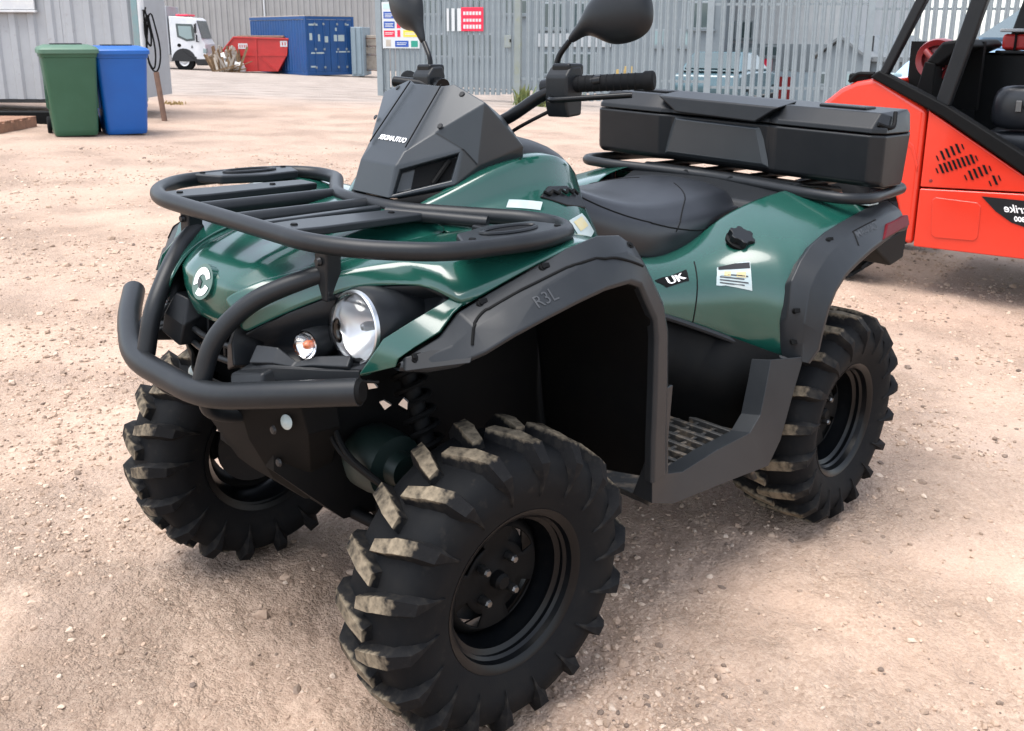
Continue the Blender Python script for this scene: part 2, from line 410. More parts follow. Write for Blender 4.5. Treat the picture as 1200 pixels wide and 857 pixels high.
# ---- wheels
def tyre_profile(W, R0, rim):
    h = W/2
    return [(rim-0.004, -h*0.78), (rim+0.012, -h*0.86), (rim+0.05, -h*1.0), (R0-0.055, -h*1.02), (R0-0.022, -h*0.93), (R0-0.006, -h*0.75), (R0, -h*0.4), (R0+0.002, 0),
            (R0, h*0.4), (R0-0.006, h*0.75), (R0-0.022, h*0.93), (R0-0.055, h*1.02), (rim+0.05, h*1.0), (rim+0.012, h*0.86), (rim-0.004, h*0.78)]
def lug_me(W, R0, rim, s):
    """one mud lug: centre block, shoulder block and a fin running down the sidewall; s = which shoulder"""
    h = W/2
    # path: lateral, base radius, angle, half width (m), height
    path = [(-0.14*h, R0+0.001, -0.085, 0.0125, 0.021), (0.28*h, R0, -0.040, 0.0155, 0.023), (0.36*h, R0, -0.025, 0.0160, 0.0235), (0.84*h, R0-0.008, 0.022, 0.0155, 0.025),
            (0.99*h, R0-0.022, 0.038, 0.0135, 0.019), (1.02*h, R0-0.038, 0.056, 0.0080, 0.009), (1.02*h, R0-0.058, 0.072, 0.0042, 0.0045), (1.01*h, R0-0.080, 0.090, 0.0012, 0.0005)]
    verts = []
    for i, (l, r_, a, hw, ht) in enumerate(path):
        out = 0.0 if i < 4 else (0.0, 0.65, 0.97, 1.0, 1.0)[min(i-3, 4)]
        for da, up in ((-hw*1.35, 0), (-hw*0.80, 1), (hw*0.80, 1), (hw*1.35, 0)):
            ang = a+da/R0
            rr = r_+(ht*up*(1-out*0.9) if up else -0.006); ll = l+(ht*up*out if up else -0.003*out)
            verts.append((rr*math.cos(ang), ll*s, rr*math.sin(ang)))
    n = 4; faces = []
    for i in range(len(path)-1):
        for k in range(3): faces.append((i*n+k, i*n+k+1, (i+1)*n+k+1, (i+1)*n+k))
    faces.append((3, 2, 1, 0)); e = (len(path)-1)*n; faces.append((e, e+1, e+2, e+3))
    return raw(verts, faces, 35)
def rim_me():
    prof = [(0.150, -0.085), (0.163, -0.09), (0.163, -0.082), (0.146, -0.075), (0.128, -0.04), (0.126, 0.02), (0.133, 0.036), (0.132, 0.046), (0.142, 0.052), (0.141, 0.061), (0.147, 0.066),
            (0.150, 0.078), (0.160, 0.085), (0.166, 0.087), (0.167, 0.081), (0.155, 0.074)]
    return lathe_me(prof, 56)
def disc_me():
    """dished steel wheel centre with four kidney openings"""
    bm = bmesh.new(); nr = [0.0, 0.022, 0.034, 0.060, 0.075, 0.105, 0.118, 0.129]; hy = [0.030, 0.030, 0.024, 0.022, 0.026, 0.026, 0.012, 0.0]
    seg = 48; rings = []
    for r_, y in zip(nr, hy):
        rings.append([bm.verts.new((r_*math.cos(2*math.pi*i/seg), y, r_*math.sin(2*math.pi*i/seg))) for i in range(seg)] if r_ else None)
    c = bm.verts.new((0, hy[0], 0))
    for i in range(seg): bm.faces.new((c, rings[1][i], rings[1][(i+1) % seg]))
    for k in range(1, len(nr)-1):
        for i in range(seg):
            if k in (4,) and (i % 12) in (3, 4, 5, 6, 7, 8): continue
            bm.faces.new((rings[k][i], rings[k+1][i], rings[k+1][(i+1) % seg], rings[k][(i+1) % seg]))
    me = bpy.data.meshes.new('m'); bmesh.ops.recalc_face_normals(bm, faces=bm.faces); bm.to_mesh(me); bm.free(); shade(me, 40); return me
RIM, DISC = rim_me(), disc_me()
NUT = lathe_me([(0.0001, 0.024), (0.006, 0.024), (0.0085, 0.020), (0.0095, 0.0)], 6, ang=20)
def wheel(x, y, s, W, R0, nl, phase, zc, steer=0):
    e = bpy.data.objects.new('wheel', None); link(e, Q); e.location = (x, y, zc); e.rotation_euler = (0, 0, R(steer))
    tm = lathe_me(tyre_profile(W, R0, 0.154), 72, ang=180)
    obj('tyre', tm, 'rubber', e)
    ro = obj('rim', RIM, 'gloss_black', e); ro.scale = (0.97, s*W/0.205, 0.97)
    do = obj('wheel_disc', DISC, 'black', e); do.scale = (0.97, s, 0.97); do.location.y = s*(-0.012 if W < 0.2 else -0.005); solid(do, 0.004)
    cap = obj('hub_cap', lathe_me([(0.0001, 0.060), (0.012, 0.060), (0.017, 0.054), (0.018, 0.025)], 20), 'black', e); cap.scale = (1, s, 1); cap.location.y = -0.02*s
    for k in range(4):
        a = phase+k*math.pi/2+0.6
        b = obj('lug_nut', NUT, 'steel', e); b.location = (0.047*math.cos(a), s*0.012, 0.047*math.sin(a)); b.scale = (1, s, 1)
    hub = obj('brake_disc', lathe_me([(0.0001, -0.02), (0.10, -0.02), (0.10, -0.03), (0.0001, -0.03)], 32), 'dark_steel', e); hub.scale = (1, s, 1)
    for sd in (1, -1):
        lm = lug_me(W, R0, 0.158, sd)
        for k in range(nl):
            o = obj('tread_lug', lm, 'lug', e); o.rotation_euler = (0, phase+2*math.pi*(k+(0.5 if sd < 0 else 0))/nl, 0)
    return e
wheel(0.625, 0.466, 1, 0.186, 0.275, 18, 0.10, 0.296, -4)
wheel(0.620, -0.388, -1, 0.186, 0.272, 18, 0.32, 0.292, -4)
wheel(-0.65, 0.462, 1, 0.225, 0.277, 18, 0.2, 0.299)
wheel(-0.65, -0.43, -1, 0.225, 0.277, 18, 0.5, 0.297)

# ---- chassis, engine mass and running gear; black arms and springs stand in for shade
o = obj('chassis', loft_me([
    [(0.86, -0.10, 0.45), (0.86, 0.10, 0.45), (0.86, 0.10, 0.66), (0.86, -0.10, 0.66)],
    [(0.74, -0.16, 0.33), (0.74, 0.16, 0.33), (0.74, 0.17, 0.80), (0.74, -0.17, 0.80)],
    [(0.35, -0.19, 0.30), (0.35, 0.19, 0.30), (0.35, 0.21, 0.86), (0.35, -0.21, 0.86)],
    [(0.02, -0.20, 0.29), (0.02, 0.20, 0.29), (0.02, 0.18, 0.74), (0.02, -0.18, 0.74)],
    [(-0.45, -0.20, 0.29), (-0.45, 0.20, 0.29), (-0.45, 0.20, 0.74), (-0.45, -0.20, 0.74)],
    [(-0.92, -0.16, 0.40), (-0.92, 0.16, 0.40), (-0.92, 0.22, 0.82), (-0.92, -0.22, 0.82)]], True, True, 30), 'black', Q)
for s in (1, -1):
    for x, yo in ((0.625, 0.38), (-0.65, 0.36)):
        for dx in (-0.10, 0.10):
            tube('suspension_arm', [(x+dx, 0.10*s, 0.34), (x+dx*0.4, yo*s, 0.31)], 0.013, 'black', Q, fil=0)
        tube('upper_arm', [(x-0.08, 0.13*s, 0.47), (x, (yo-0.02)*s, 0.42)], 0.012, 'black', Q, fil=0)
        tube('drive_shaft', [(x, 0.08*s, 0.34), (x, yo*s, 0.326)], 0.014, 'black', Q, fil=0)
        bt = obj('axle_boot', lathe_me([(0.018, -0.05), (0.045, -0.045), (0.034, -0.03), (0.048, -0.018), (0.036, -0.003), (0.050, 0.01), (0.040, 0.03), (0.052, 0.045), (0.0001, 0.05)], 24), 'black', Q); bt.location = (x, 0.17*s, 0.342)
        # shock with coil
        p0, p1 = Vector((x+(0.02 if x > 0 else 0.1), 0.20*s, 0.72)), Vector((x, 0.345*s, 0.36))
        tube('shock_absorber', [p0, p1], 0.018, 'black', Q, fil=0)
        ax = (p1-p0).normalized(); u_ = ax.orthogonal().normalized(); v_ = ax.cross(u_)
        pts = [p0+(p1-p0)*(0.18+0.6*t/70)+(u_*math.cos(t*0.7)+v_*math.sin(t*0.7))*0.032 for t in range(71)]
        tube('coil_spring', pts, 0.006, 'black', Q, fil=0, sides=6)
dg_ = obj('front_differential', lathe_me([(0.0001, 0.075), (0.03, 0.075), (0.035, 0.05), (0.062, 0.045), (0.066, 0.01), (0.066, -0.03), (0.05, -0.06), (0.0001, -0.06)], 28), 'diff_green', Q); dg_.location = (0.705, 0.235, 0.475)
for dy in (0.012, -0.012):
    tube('brake_hose', [(0.78, 0.15+dy, 0.62), (0.80, 0.22+dy, 0.52), (0.76, 0.33+dy, 0.46), (0.67, 0.36, 0.40)], 0.006, 'black', Q, fil=0.05, sides=8)
for p, a_ in (((0.79, 0.315, 0.675), 0.5), ((0.775, 0.335, 0.640), 0.9), ((0.755, 0.365, 0.645), -0.3)):
    tb_ = obj('bracket_tab', raw([(0, -0.010, -0.007), (0, 0.008, -0.010), (0, 0.005, 0.006), (0, -0.004, 0.010), (0.004, -0.010, -0.007), (0.004, 0.008, -0.010), (0.004, 0.005, 0.006), (0.004, -0.004, 0.010)], [(0, 1, 2, 3), (7, 6, 5, 4), (0, 4, 5, 1), (1, 5, 6, 2), (2, 6, 7, 3), (3, 7, 4, 0)]), 'lamp_chrome', Q); tb_.location = p; tb_.rotation_euler = (a_, 0.2, 0.5)
box('shade_pan', (-0.55, -0.26, 0.262), (0.42, 0.26, 0.285), 'black', Q, 0.01)  # unseen plate added to block light, so the ground beneath goes dark
box('tow_hitch', (-1.06, -0.03, 0.36), (-0.9, 0.03, 0.42), 'dark_steel', Q, 0.005)
tube('exhaust', [(-0.55, -0.16, 0.60), (-0.98, -0.17, 0.66)], 0.05, 'dark_steel', Q, fil=0)

# ---- bull bar
tube('bull_bar', [(0.885, -0.405, 0.708), (0.955, -0.285, 0.685), (1.018, -0.135, 0.652), (1.018, 0.135, 0.652), (0.955, 0.285, 0.685), (0.885, 0.405, 0.708)], 0.0235, 'tube', Q, fil=0.07, sides=20)
for s in (1, -1):
    tube('bull_bar_upright', [my(p, s) for p in ((1.005, 0.105, 0.665), (0.985, 0.112, 0.745), (0.930, 0.148, 0.812), (0.872, 0.200, 0.848), (0.818, 0.238, 0.868))], 0.0175, 'tube', Q, fil=0.06, sides=16)
    tube('bull_bar_mount', [my(p, s) for p in ((1.0, 0.10, 0.64), (0.985, 0.085, 0.60), (0.93, 0.07, 0.57), (0.86, 0.06, 0.56))], 0.012, 'tube', Q, fil=0.05)
    e = obj('bar_end_cap', lathe_me([(0.0001, 0.006), (0.017, 0.006), (0.0215, 0.001), (0.0215, -0.01)], 20, axis='z'), 'black', Q)
    dv = Vector((-0.070, 0.12*s, 0.023)).normalized(); e.matrix_local = oriented(None, Vector((0.885, 0.405*s, 0.708)), dv)
    box('rack_bracket', (0.812, 0.240*s-0.018, 0.82), (0.845, 0.240*s+0.018, 0.925), 'plastic', Q, 0.004)
    obj('bracket_bolt', lathe_me([(0.0001, 0.006), (0.006, 0.006), (0.008, 0.0)], 12, axis='x'), 'dark_steel', Q).location = (0.847, 0.240*s, 0.89)

# ---- front rack
ZR = 0.932
half = [(0.885, 0.0), (0.885, 0.26), (0.842, 0.36), (0.745, 0.455), (0.54, 0.480), (0.445, 0.458), (0.400, 0.400), (0.405, 0.318), (0.49, 0.205), (0.562, 0.10)]
outl = [(x, -y) for x, y in reversed(half)]+half[1:]
tube('rack_loop', [(x, y, ZR) for x, y in outl], 0.0162, 'tube', Q, closed=True, fil=0.055, sides=16)
for y in (-0.115, 0.02):
    tube('rack_rail', [(0.885, y, ZR-0.002), (0.56, y*1.0-0.01, ZR-0.002)], 0.0150, 'tube', Q, fil=0)
tube('rack_rail', [(0.60, 0.115, ZR), (0.50, 0.30, ZR)], 0.0125, 'tube', Q, fil=0)
def plate(name, pts, t, m, z, bev=0.004):
    o = obj(name, prism_me(pts, (0, 0, z), (1, 0, 0), (0, 1, 0), t), m, Q); bevel(o, bev); return o
for s, yy in ((-1, 0.262), (1, 0.155)):
    o_ = [(0.872, s*(yy-0.038)), (0.872, s*(yy+0.032)), (0.80, s*(yy+0.040)), (0.52, s*(yy+0.034)), (0.52, s*(yy-0.028)), (0.80, s*(yy-0.045))]
    if s < 0: o_ = o_[::-1]
    plate('rack_slat', o_, 0.016, 'flare_plastic', ZR+0.008)
    for x in (0.84, 0.62): obj('rack_bolt', lathe_me([(0.0001, 0.003), (0.006, 0.003), (0.007, 0.0)], 12, axis='z'), 'black', Q).location = (x, s*yy, ZR+0.008)
plate('rack_slat', [(0.873, -0.045+0.12), (0.873, 0.02+0.075), (0.58, 0.075), (0.58, 0.055)], 0.012, 'flare_plastic', ZR+0.006)
for s in (1, -1):   # tie-down plates with an oval slot
    pts = [(0.71, 0.455), (0.67, 0.395), (0.57, 0.37), (0.47, 0.385), (0.445, 0.450), (0.49, 0.476), (0.66, 0.477)]
    pts = [(x, y*s) for x, y in pts]
    if s > 0: pts = pts[::-1]
    o = plate('tie_down_plate', pts, 0.020, 'flare_plastic', ZR+0.014, 0.005)
    ov = [(0.575+0.066*math.cos(a), (0.43*s+0.022*math.sin(a))) for a in [2*math.pi*k/28 for k in range(28)]]
    ring = obj('slot_ring', tube_me([(x, y, ZR+0.0155) for x, y in ov], 0.0045, closed=True, fil=0, sides=8), 'plastic', Q)
    ov2 = [(0.575+0.054*math.cos(a), (0.43*s+0.013*math.sin(a))) for a in [2*math.pi*k/28 for k in range(28)]]
    obj('slot', prism_me(ov2, (0, 0, ZR+0.0165), (1, 0, 0), (0, 1, 0), 0.004), 'black', Q)
    for x in (0.47, 0.685): obj('rack_bolt', lathe_me([(0.0001, 0.003), (0.006, 0.003), (0.007, 0.0)], 12, axis='z'), 'black', Q).location = (x, s*0.452, ZR+0.014)
    box('rack_foot', (0.50, 0.30*s-0.015, 0.86), (0.53, 0.30*s+0.015, ZR-0.004), 'plastic', Q, 0.004)

# ---- hood
rows = [(0.912, 0.742, 0.064, -0.002), (0.926, 0.750, 0.082, -0.006), (0.936, 0.785, 0.108, -0.006), (0.926, 0.826, 0.132, 0.004), (0.890, 0.853, 0.152, 0.010), (0.843, 0.872, 0.172, 0.014),
        (0.75, 0.895, 0.192, 0.018), (0.63, 0.916, 0.208, 0.024), (0.52, 0.938, 0.220, 0.034)]
secs = []
for i, (x, z, wd, dr) in enumerate(rows):
    f = min(1, max(0, (i-3)/3))
    row = []
    for sy, lift, xb in ((-1, -1.0, 1), (-0.78, -0.55, .55), (-0.62, 0.25, .3), (-0.52, 0.45, .2), (-0.25, 0.0, .04), (0, -0.1, 0), (0.25, 0.0, .04), (0.52, 0.45, .2), (0.62, 0.25, .3), (0.78, -0.55, .55), (1, -1.0, 1)):
        zz = z-dr*abs(sy)**2+0.012*f*lift*(1 if abs(sy) < .9 else 0.4)
        row.append((x-(0.022-0.012*f)*xb*abs(sy), sy*wd, zz))
    secs.append(row)
o = obj('hood', loft_me(secs), 'green', Q); solid(o, 0.006, 1); subsurf(o, 2)
HC = o
# badge on the nose
nb = Vector((0.95, 0.0, 0.32)).normalized(); bo = Vector((0.9345, 0.0, 0.818)); ey_ = Vector((-0.32, 0, 0.95)).normalized(); ex_ = Vector((0, 1, 0))
def disc_on(name, r_, off, m, parent, o_=bo, n_=nb, seg=40, sy=1.0):
    me = raw([o_+n_*off+ex_*(r_*math.cos(2*math.pi*k/seg))+ey_*(r_*sy*math.sin(2*math.pi*k/seg)) for k in range(seg)]+[o_-n_*0.01+ex_*(r_*math.cos(2*math.pi*k/seg))+ey_*(r_*sy*math.sin(2*math.pi*k/seg)) for k in range(seg)],
             [tuple(range(seg))]+[(k, (k+1) % seg, seg+(k+1) % seg, seg+k) for k in range(seg)])
    return obj(name, me, m, parent)
bdg = disc_on('badge', 0.034, 0.004, 'green', Q)
def arc_me(a0, a1, r0, r1, off):
    n = 24; v = []
    for k in range(n+1):
        a = R(a0+(a1-a0)*k/n)
        for r_ in (r0, r1): v.append(bo+nb*off+ex_*(r_*math.cos(a))+ey_*(r_*math.sin(a)))
    return raw(v, [(2*k, 2*k+1, 2*k+3, 2*k+2) for k in range(n)])
obj('badge_mark', arc_me(25, 205, 0.014, 0.027, 0.0052), 'white_vinyl', bdg)
obj('badge_mark', arc_me(245, 345, 0.014, 0.027, 0.0052), 'white_vinyl', bdg)
obj('badge_mark', arc_me(150, 265, 0.0, 0.013, 0.0052), 'pod_plastic', bdg)

# ---- front fenders, flares, lamps (both sides)
from mathutils.bvhtree import BVHTree
def snapper(o):
    dg = bpy.context.evaluated_depsgraph_get(); dg.update()
    tree = BVHTree.FromObject(o, dg)
    out = -1 if False else 1
    def f(p, off=0.001):
        p = Vector(p); q = tree.find_nearest(p)
        if q[0] is None: return p
        n_ = q[1]; ref = Vector((0.1, 0.9 if p.y > 0 else -0.9, 0.5))
        if n_.dot(ref) < 0: n_ = -n_
        h = tree.ray_cast(q[0]+n_*0.05, -n_, 0.08)
        loc = h[0] if h[0] is not None else q[0]
        return loc+n_*off
    return f
def dense_line(P, n=10):
    P = [Vector(p) for p in P]; return [P[i].lerp(P[i+1], t/n) for i in range(len(P)-1) for t in range(n)]+[P[-1]]
def crease(me, ncol, cols=(), rows=(), val=0.88):
    if not cols and not rows: return
    a = me.attributes.new('crease_edge', 'FLOAT', 'EDGE')
    for e in me.edges:
        i, j = e.vertices
        if (i % ncol == j % ncol and i % ncol in cols) or (i//ncol == j//ncol and i//ncol in rows): a.data[e.index].value = val
def loft_part(name, secs, m, s, lv=2, th=0.006, off=0, cr=(), crr=()):
    o = obj(name, loft_me([[my(p, s) for p in sec] for sec in secs]), m, Q)
    crease(o.data, len(secs[0]), cr, crr)
    solid(o, th, off)
    if lv: subsurf(o, lv)
    return o
def interp(I, O, bul, n=5, drop=0.0):
    I, O = Vector(I), Vector(O)
    return [tuple(I+(O-I)*(k/(n-1))+Vector((0.004 if k == n-2 else 0, 0.002 if k == n-2 else 0, bul*1.15*(0, 0.55, 0.95, 0.95, 0)[k]+(0.004 if k == n-2 else 0)))) for k in range(n)]
crease(HC.data, 11, (0, 10, 2, 8, 3, 7), (0, 1, 3), 0.85)
for s in (1, -1):
    fs = [interp((0.950, 0.098, 0.806), (0.938, 0.138, 0.752), 0.004), interp((0.942, 0.103, 0.816), (0.925, 0.156, 0.766), 0.006), interp((0.90, 0.135, 0.842), (0.884, 0.205, 0.800), 0.010), interp((0.84, 0.165, 0.858), (0.819, 0.265, 0.838), 0.012), interp((0.80, 0.178, 0.868), (0.790, 0.300, 0.851), 0.014), interp((0.745, 0.190, 0.878), (0.734, 0.385, 0.863), 0.020),
          interp((0.71, 0.197, 0.883), (0.722, 0.440, 0.848), 0.030), interp((0.66, 0.205, 0.89), (0.720, 0.470, 0.838), 0.036), interp((0.56, 0.22, 0.90), (0.60, 0.488, 0.886), 0.012), interp((0.45, 0.23, 0.905), (0.50, 0.50, 0.914), 0.0),
          interp((0.36, 0.245, 0.905), (0.41, 0.508, 0.924), 0.0), interp((0.28, 0.26, 0.895), (0.335, 0.512, 0.895), 0.0), interp((0.23, 0.27, 0.86), (0.29, 0.52, 0.84), 0.0)]
    loft_part('front_fender', fs, 'green', s, cr=(0, 2, 3, 4), crr=(5, 6, 7))
    # strip of green below the lamp
    st = [[(0.655, 0.420, 0.845), (0.688, 0.428, 0.862), (0.700, 0.466, 0.850)], [(0.700, 0.430, 0.832), (0.722, 0.438, 0.843), (0.739, 0.467, 0.830)], [(0.745, 0.408, 0.800), (0.775, 0.412, 0.811), (0.757, 0.456, 0.798)], [(0.795, 0.385, 0.770), (0.823, 0.390, 0.781), (0.790, 0.433, 0.773)], [(0.82, 0.368, 0.735), (0.846, 0.374, 0.738), (0.812, 0.416, 0.753)], [(0.83, 0.360, 0.715), (0.854, 0.365, 0.718), (0.814, 0.411, 0.738)]]
    o = obj('fender_strip', loft_me([[my(p, s) for p in r_] for r_ in st], ang=30), 'green', Q); solid(o, 0.006, 0); bevel(o, 0.004, 3)
    # flare: upper edge, shoulder, step, outer edge, lip
    U = [(0.812, 0.416, 0.746), (0.790, 0.434, 0.767), (0.758, 0.458, 0.792), (0.730, 0.471, 0.832), (0.661, 0.480, 0.859), (0.576, 0.490, 0.888), (0.499, 0.502, 0.918), (0.425, 0.510, 0.934), (0.367, 0.515, 0.929), (0.327, 0.522, 0.905), (0.294, 0.530, 0.862), (0.245, 0.542, 0.785), (0.222, 0.545, 0.721), (0.205, 0.545, 0.60), (0.195, 0.545, 0.50), (0.180, 0.545, 0.40)]
    L = [(0.816, 0.421, 0.737), (0.792, 0.468, 0.743), (0.764, 0.508, 0.757), (0.733, 0.543, 0.782), (0.686, 0.562, 0.808), (0.610, 0.566, 0.826), (0.530, 0.567, 0.841), (0.455, 0.567, 0.852), (0.385, 0.567, 0.854), (0.352, 0.567, 0.842), (0.330, 0.567, 0.812), (0.295, 0.567, 0.765), (0.284, 0.567, 0.722), (0.272, 0.567, 0.60), (0.262, 0.565, 0.50), (0.248, 0.562, 0.40)]
    secs = []
    for a, b in zip(U, L):
        a, b = Vector(a), Vector(b); n_ = Vector((0, 0.4, 0.3))*0.02
        ctr = Vector((0.60, 0.0, 0.45)); inn = (Vector((ctr.x, b.y, ctr.z))-b); inn.y = 0; inn.normalize()
        secs.append([tuple(a+Vector((0, -0.012, -0.012))), tuple(a), tuple(a.lerp(b, 0.45)+n_), tuple(b), tuple(b+inn*0.010+Vector((0, -0.004, 0))), tuple(b+inn*0.006+Vector((0, -0.022, 0)))])
    o = obj('front_flare', loft_me([[my(p, s) for p in sec] for sec in secs], ang=40), 'flare_plastic', Q); bevel(o, 0.004)
    FL = snapper(o)
    gp_ = fillet([my(p, s) for p in ((0.764, 0.53, 0.800), (0.752, 0.52, 0.829), (0.724, 0.51, 0.858), (0.532, 0.525, 0.884), (0.421, 0.535, 0.894), (0.34, 0.54, 0.868))], 0.02, False, 4)
    gp_ = [gp_[i].lerp(gp_[i+1], t/4) for i in range(len(gp_)-1) for t in range(4)]+[gp_[-1]]
    obj('flare_groove', tube_me([FL(p, 0.0004) for p in gp_], 0.0028, fil=0, sides=8), 'black', Q)
    if s > 0:
        tm_ = text_me('R3L', 0.034, (0.60, 0.552, 0.855), (-0.97, 0.04, 0.17), (0.06, -0.42, 0.42), 0.0)
        for v in tm_.vertices: v.co = FL(v.co, 0.0012)
        obj('flare_lettering', tm_, 'faint_print', Q)
    for p in ((0.700, 0.490, 0.856), (0.565, 0.508, 0.900), (0.350, 0.532, 0.912), (0.800, 0.445, 0.757)):
        o = obj('flare_screw', lathe_me([(0.0001, 0.006), (0.004, 0.006), (0.005, 0.003), (0.0085, 0.002), (0.010, -0.004)], 14, axis='z'), 'black', Q)
        o.matrix_local = oriented(None, FL(Vector(my(p, s)), 0.001), (0.15, 0.75*s, 0.6)) @ Matrix.Scale(0.75, 4)
        tb = box('screw_tab', (-0.017, -0.006, -0.004), (0.004, 0.006, 0.0035), 'black', Q, 0.002); tb.matrix_local = oriented(None, FL(Vector(my((p[0]-0.012, p[1], p[2]), s)), 0.0), (0.15, 0.75*s, 0.6)) @ Matrix.Scale(0.8, 4)
    # black tip wedge of the flare
    o = obj('flare_tip', raw([my(p, s) for p in ((0.812, 0.432, 0.760), (0.780, 0.462, 0.776), (0.735, 0.520, 0.782), (0.755, 0.530, 0.762), (0.818, 0.438, 0.736), (0.80, 0.40, 0.742), (0.75, 0.45, 0.755))], [(0, 1, 2, 3, 4), (0, 4, 5), (2, 6, 3), (3, 6, 5, 4), (0, 5, 6, 2, 1)], 20), 'plastic', Q); bevel(o, 0.003)
    # inner wheel-arch liner
    li = []
    for k_, q1, q2 in ((0, (0.80, 0.30, 0.70), (0.80, 0.15, 0.62)), (2, (0.77, 0.33, 0.745), (0.76, 0.15, 0.68)), (4, (0.69, 0.35, 0.80), (0.68, 0.16, 0.74)), (6, (0.53, 0.36, 0.845), (0.52, 0.17, 0.80)), (8, (0.38, 0.36, 0.845), (0.36, 0.17, 0.80)), (10, (0.30, 0.36, 0.80), (0.28, 0.17, 0.74)), (12, (0.25, 0.36, 0.70), (0.22, 0.18, 0.66)), (14, (0.22, 0.36, 0.50), (0.20, 0.19, 0.48)), (15, (0.20, 0.36, 0.34), (0.18, 0.20, 0.32))):
        b = Vector(L[k_]); li.append([(b.x-0.004, b.y-0.010, b.z+0.004), tuple(b.lerp(Vector(q1), 0.15)+Vector((-0.006, 0, 0.004))), q1, q2])
    loft_part('wheel_arch_liner', li, 'black', s)

    # lamp bucket
    bk = [[(0.935, 0.143, 0.752), (0.905, 0.150, 0.735), (0.905, 0.155, 0.710), (0.955, 0.160, 0.695)], [(0.884, 0.203, 0.797), (0.850, 0.205, 0.775), (0.845, 0.210, 0.725), (0.935, 0.215, 0.708)], [(0.819, 0.263, 0.835), (0.770, 0.265, 0.800), (0.790, 0.265, 0.720), (0.900, 0.260, 0.710)],
          [(0.790, 0.298, 0.848), (0.725, 0.320, 0.815), (0.745, 0.330, 0.740), (0.875, 0.305, 0.714)], [(0.734, 0.383, 0.860), (0.700, 0.400, 0.84), (0.735, 0.385, 0.780), (0.850, 0.345, 0.722)], [(0.715, 0.435, 0.846), (0.705, 0.430, 0.836), (0.765, 0.395, 0.770), (0.838, 0.362, 0.722)]]
    o = obj('lamp_bucket', loft_me([[my(p, s) for p in r_] for r_ in bk], ang=50), 'plastic', Q); solid(o, 0.005, 0)
    lip = [[(0.955, 0.158, 0.697), (0.960, 0.158, 0.678), (0.90, 0.15, 0.664)], [(0.937, 0.215, 0.711), (0.942, 0.215, 0.688), (0.87, 0.21, 0.670)], [(0.902, 0.260, 0.713), (0.906, 0.260, 0.692), (0.84, 0.25, 0.675)], [(0.877, 0.305, 0.717), (0.881, 0.305, 0.698), (0.82, 0.295, 0.68)], [(0.848, 0.358, 0.724), (0.850, 0.360, 0.706), (0.80, 0.35, 0.69)]]
    o = obj('lamp_sill', loft_me([[my(p, s) for p in r_] for r_ in lip], ang=40), 'plastic', Q); solid(o, 0.006, 0); bevel(o, 0.003)
    o = obj('sill_block', raw([my(p, s) for p in ((0.975, 0.150, 0.690), (0.985, 0.165, 0.672), (0.965, 0.235, 0.676), (0.955, 0.225, 0.706), (0.91, 0.150, 0.702), (0.90, 0.22, 0.718), (0.90, 0.15, 0.66), (0.89, 0.235, 0.665))],
        [(0, 1, 2, 3), (0, 3, 5, 4), (1, 6, 7, 2), (3, 2, 7, 5), (0, 4, 6, 1), (4, 5, 7, 6)], 20), 'plastic', Q); bevel(o, 0.006, 3)
    ft = [[(0.925, 0.165, 0.735), (0.945, 0.170, 0.706)], [(0.910, 0.208, 0.738), (0.925, 0.212, 0.712)], [(0.892, 0.238, 0.714), (0.905, 0.240, 0.708)], [(0.870, 0.268, 0.728), (0.885, 0.272, 0.714)], [(0.842, 0.330, 0.740), (0.858, 0.340, 0.724)]]
    o = obj('lamp_tray', loft_me([[my(p, s) for p in r_] for r_ in ft], ang=30), 'flare_plastic', Q); solid(o, 0.012, 0); bevel(o, 0.003)
    # headlight
    hl = bpy.data.objects.new('headlight', None); link(hl, Q)
    hc = Vector(my((0.825, 0.313, 0.784), s)) if s > 0 else Vector((0.800, -0.272, 0.770)); hdv = Vector((1.0, -0.02*s, 0.06)).normalized()
    hl.matrix_local = oriented(None, hc, hdv)
    obj('lamp_housing', lathe_me([(0.066, -0.004), (0.070, -0.012), (0.0715, -0.05), (0.069, -0.11), (0.062, -0.15), (0.0001, -0.155)], 48, axis='z'), 'plastic', hl)
    obj('bezel', lathe_me([(0.060, -0.012), (0.0615, 0.003), (0.0635, 0.005), (0.0655, 0.003), (0.066, -0.006)], 48, axis='z'), 'lamp_chrome', hl)
    obj('reflector', lathe_me([(0.0001, -0.055), (0.014, -0.054), (0.03, -0.044), (0.046, -0.026), (0.058, -0.008)], 48, axis='z', ang=180), 'lamp_chrome', hl)
    obj('bulb', lathe_me([(0.0001, -0.012), (0.006, -0.015), (0.009, -0.024), (0.008, -0.045)], 20, axis='z'), 'steel', hl)
    obj('lamp_glass', lathe_me([(0.0615, 0.002), (0.058, 0.014), (0.046, 0.0245), (0.026, 0.0305), (0.0001, 0.033), (0.0001, 0.030), (0.026, 0.0277), (0.0445, 0.022), (0.0555, 0.012), (0.0585, 0.0)], 48, axis='z', ang=180), 'lens', hl)
    # turn signal
    ts = bpy.data.objects.new('turn_signal', None); link(ts, Q)
    ts.matrix_local = oriented(None, Vector(my((0.882, 0.247, 0.747), s)), Vector((0.94, 0.22*s, 0.08)))
    obj('signal_housing', lathe_me([(0.026, 0.0), (0.028, -0.006), (0.029, -0.03), (0.027, -0.07), (0.0001, -0.075)], 28, axis='z'), 'plastic', ts)
    obj('signal_reflector', lathe_me([(0.0001, -0.018), (0.012, -0.016), (0.023, -0.002)], 24, axis='z', ang=180), 'chrome', ts)
    obj('signal_bulb', lathe_me([(0.0001, 0.004), (0.006, 0.001), (0.0085, -0.006), (0.006, -0.015)], 20, axis='z', ang=180), 'amber', ts)
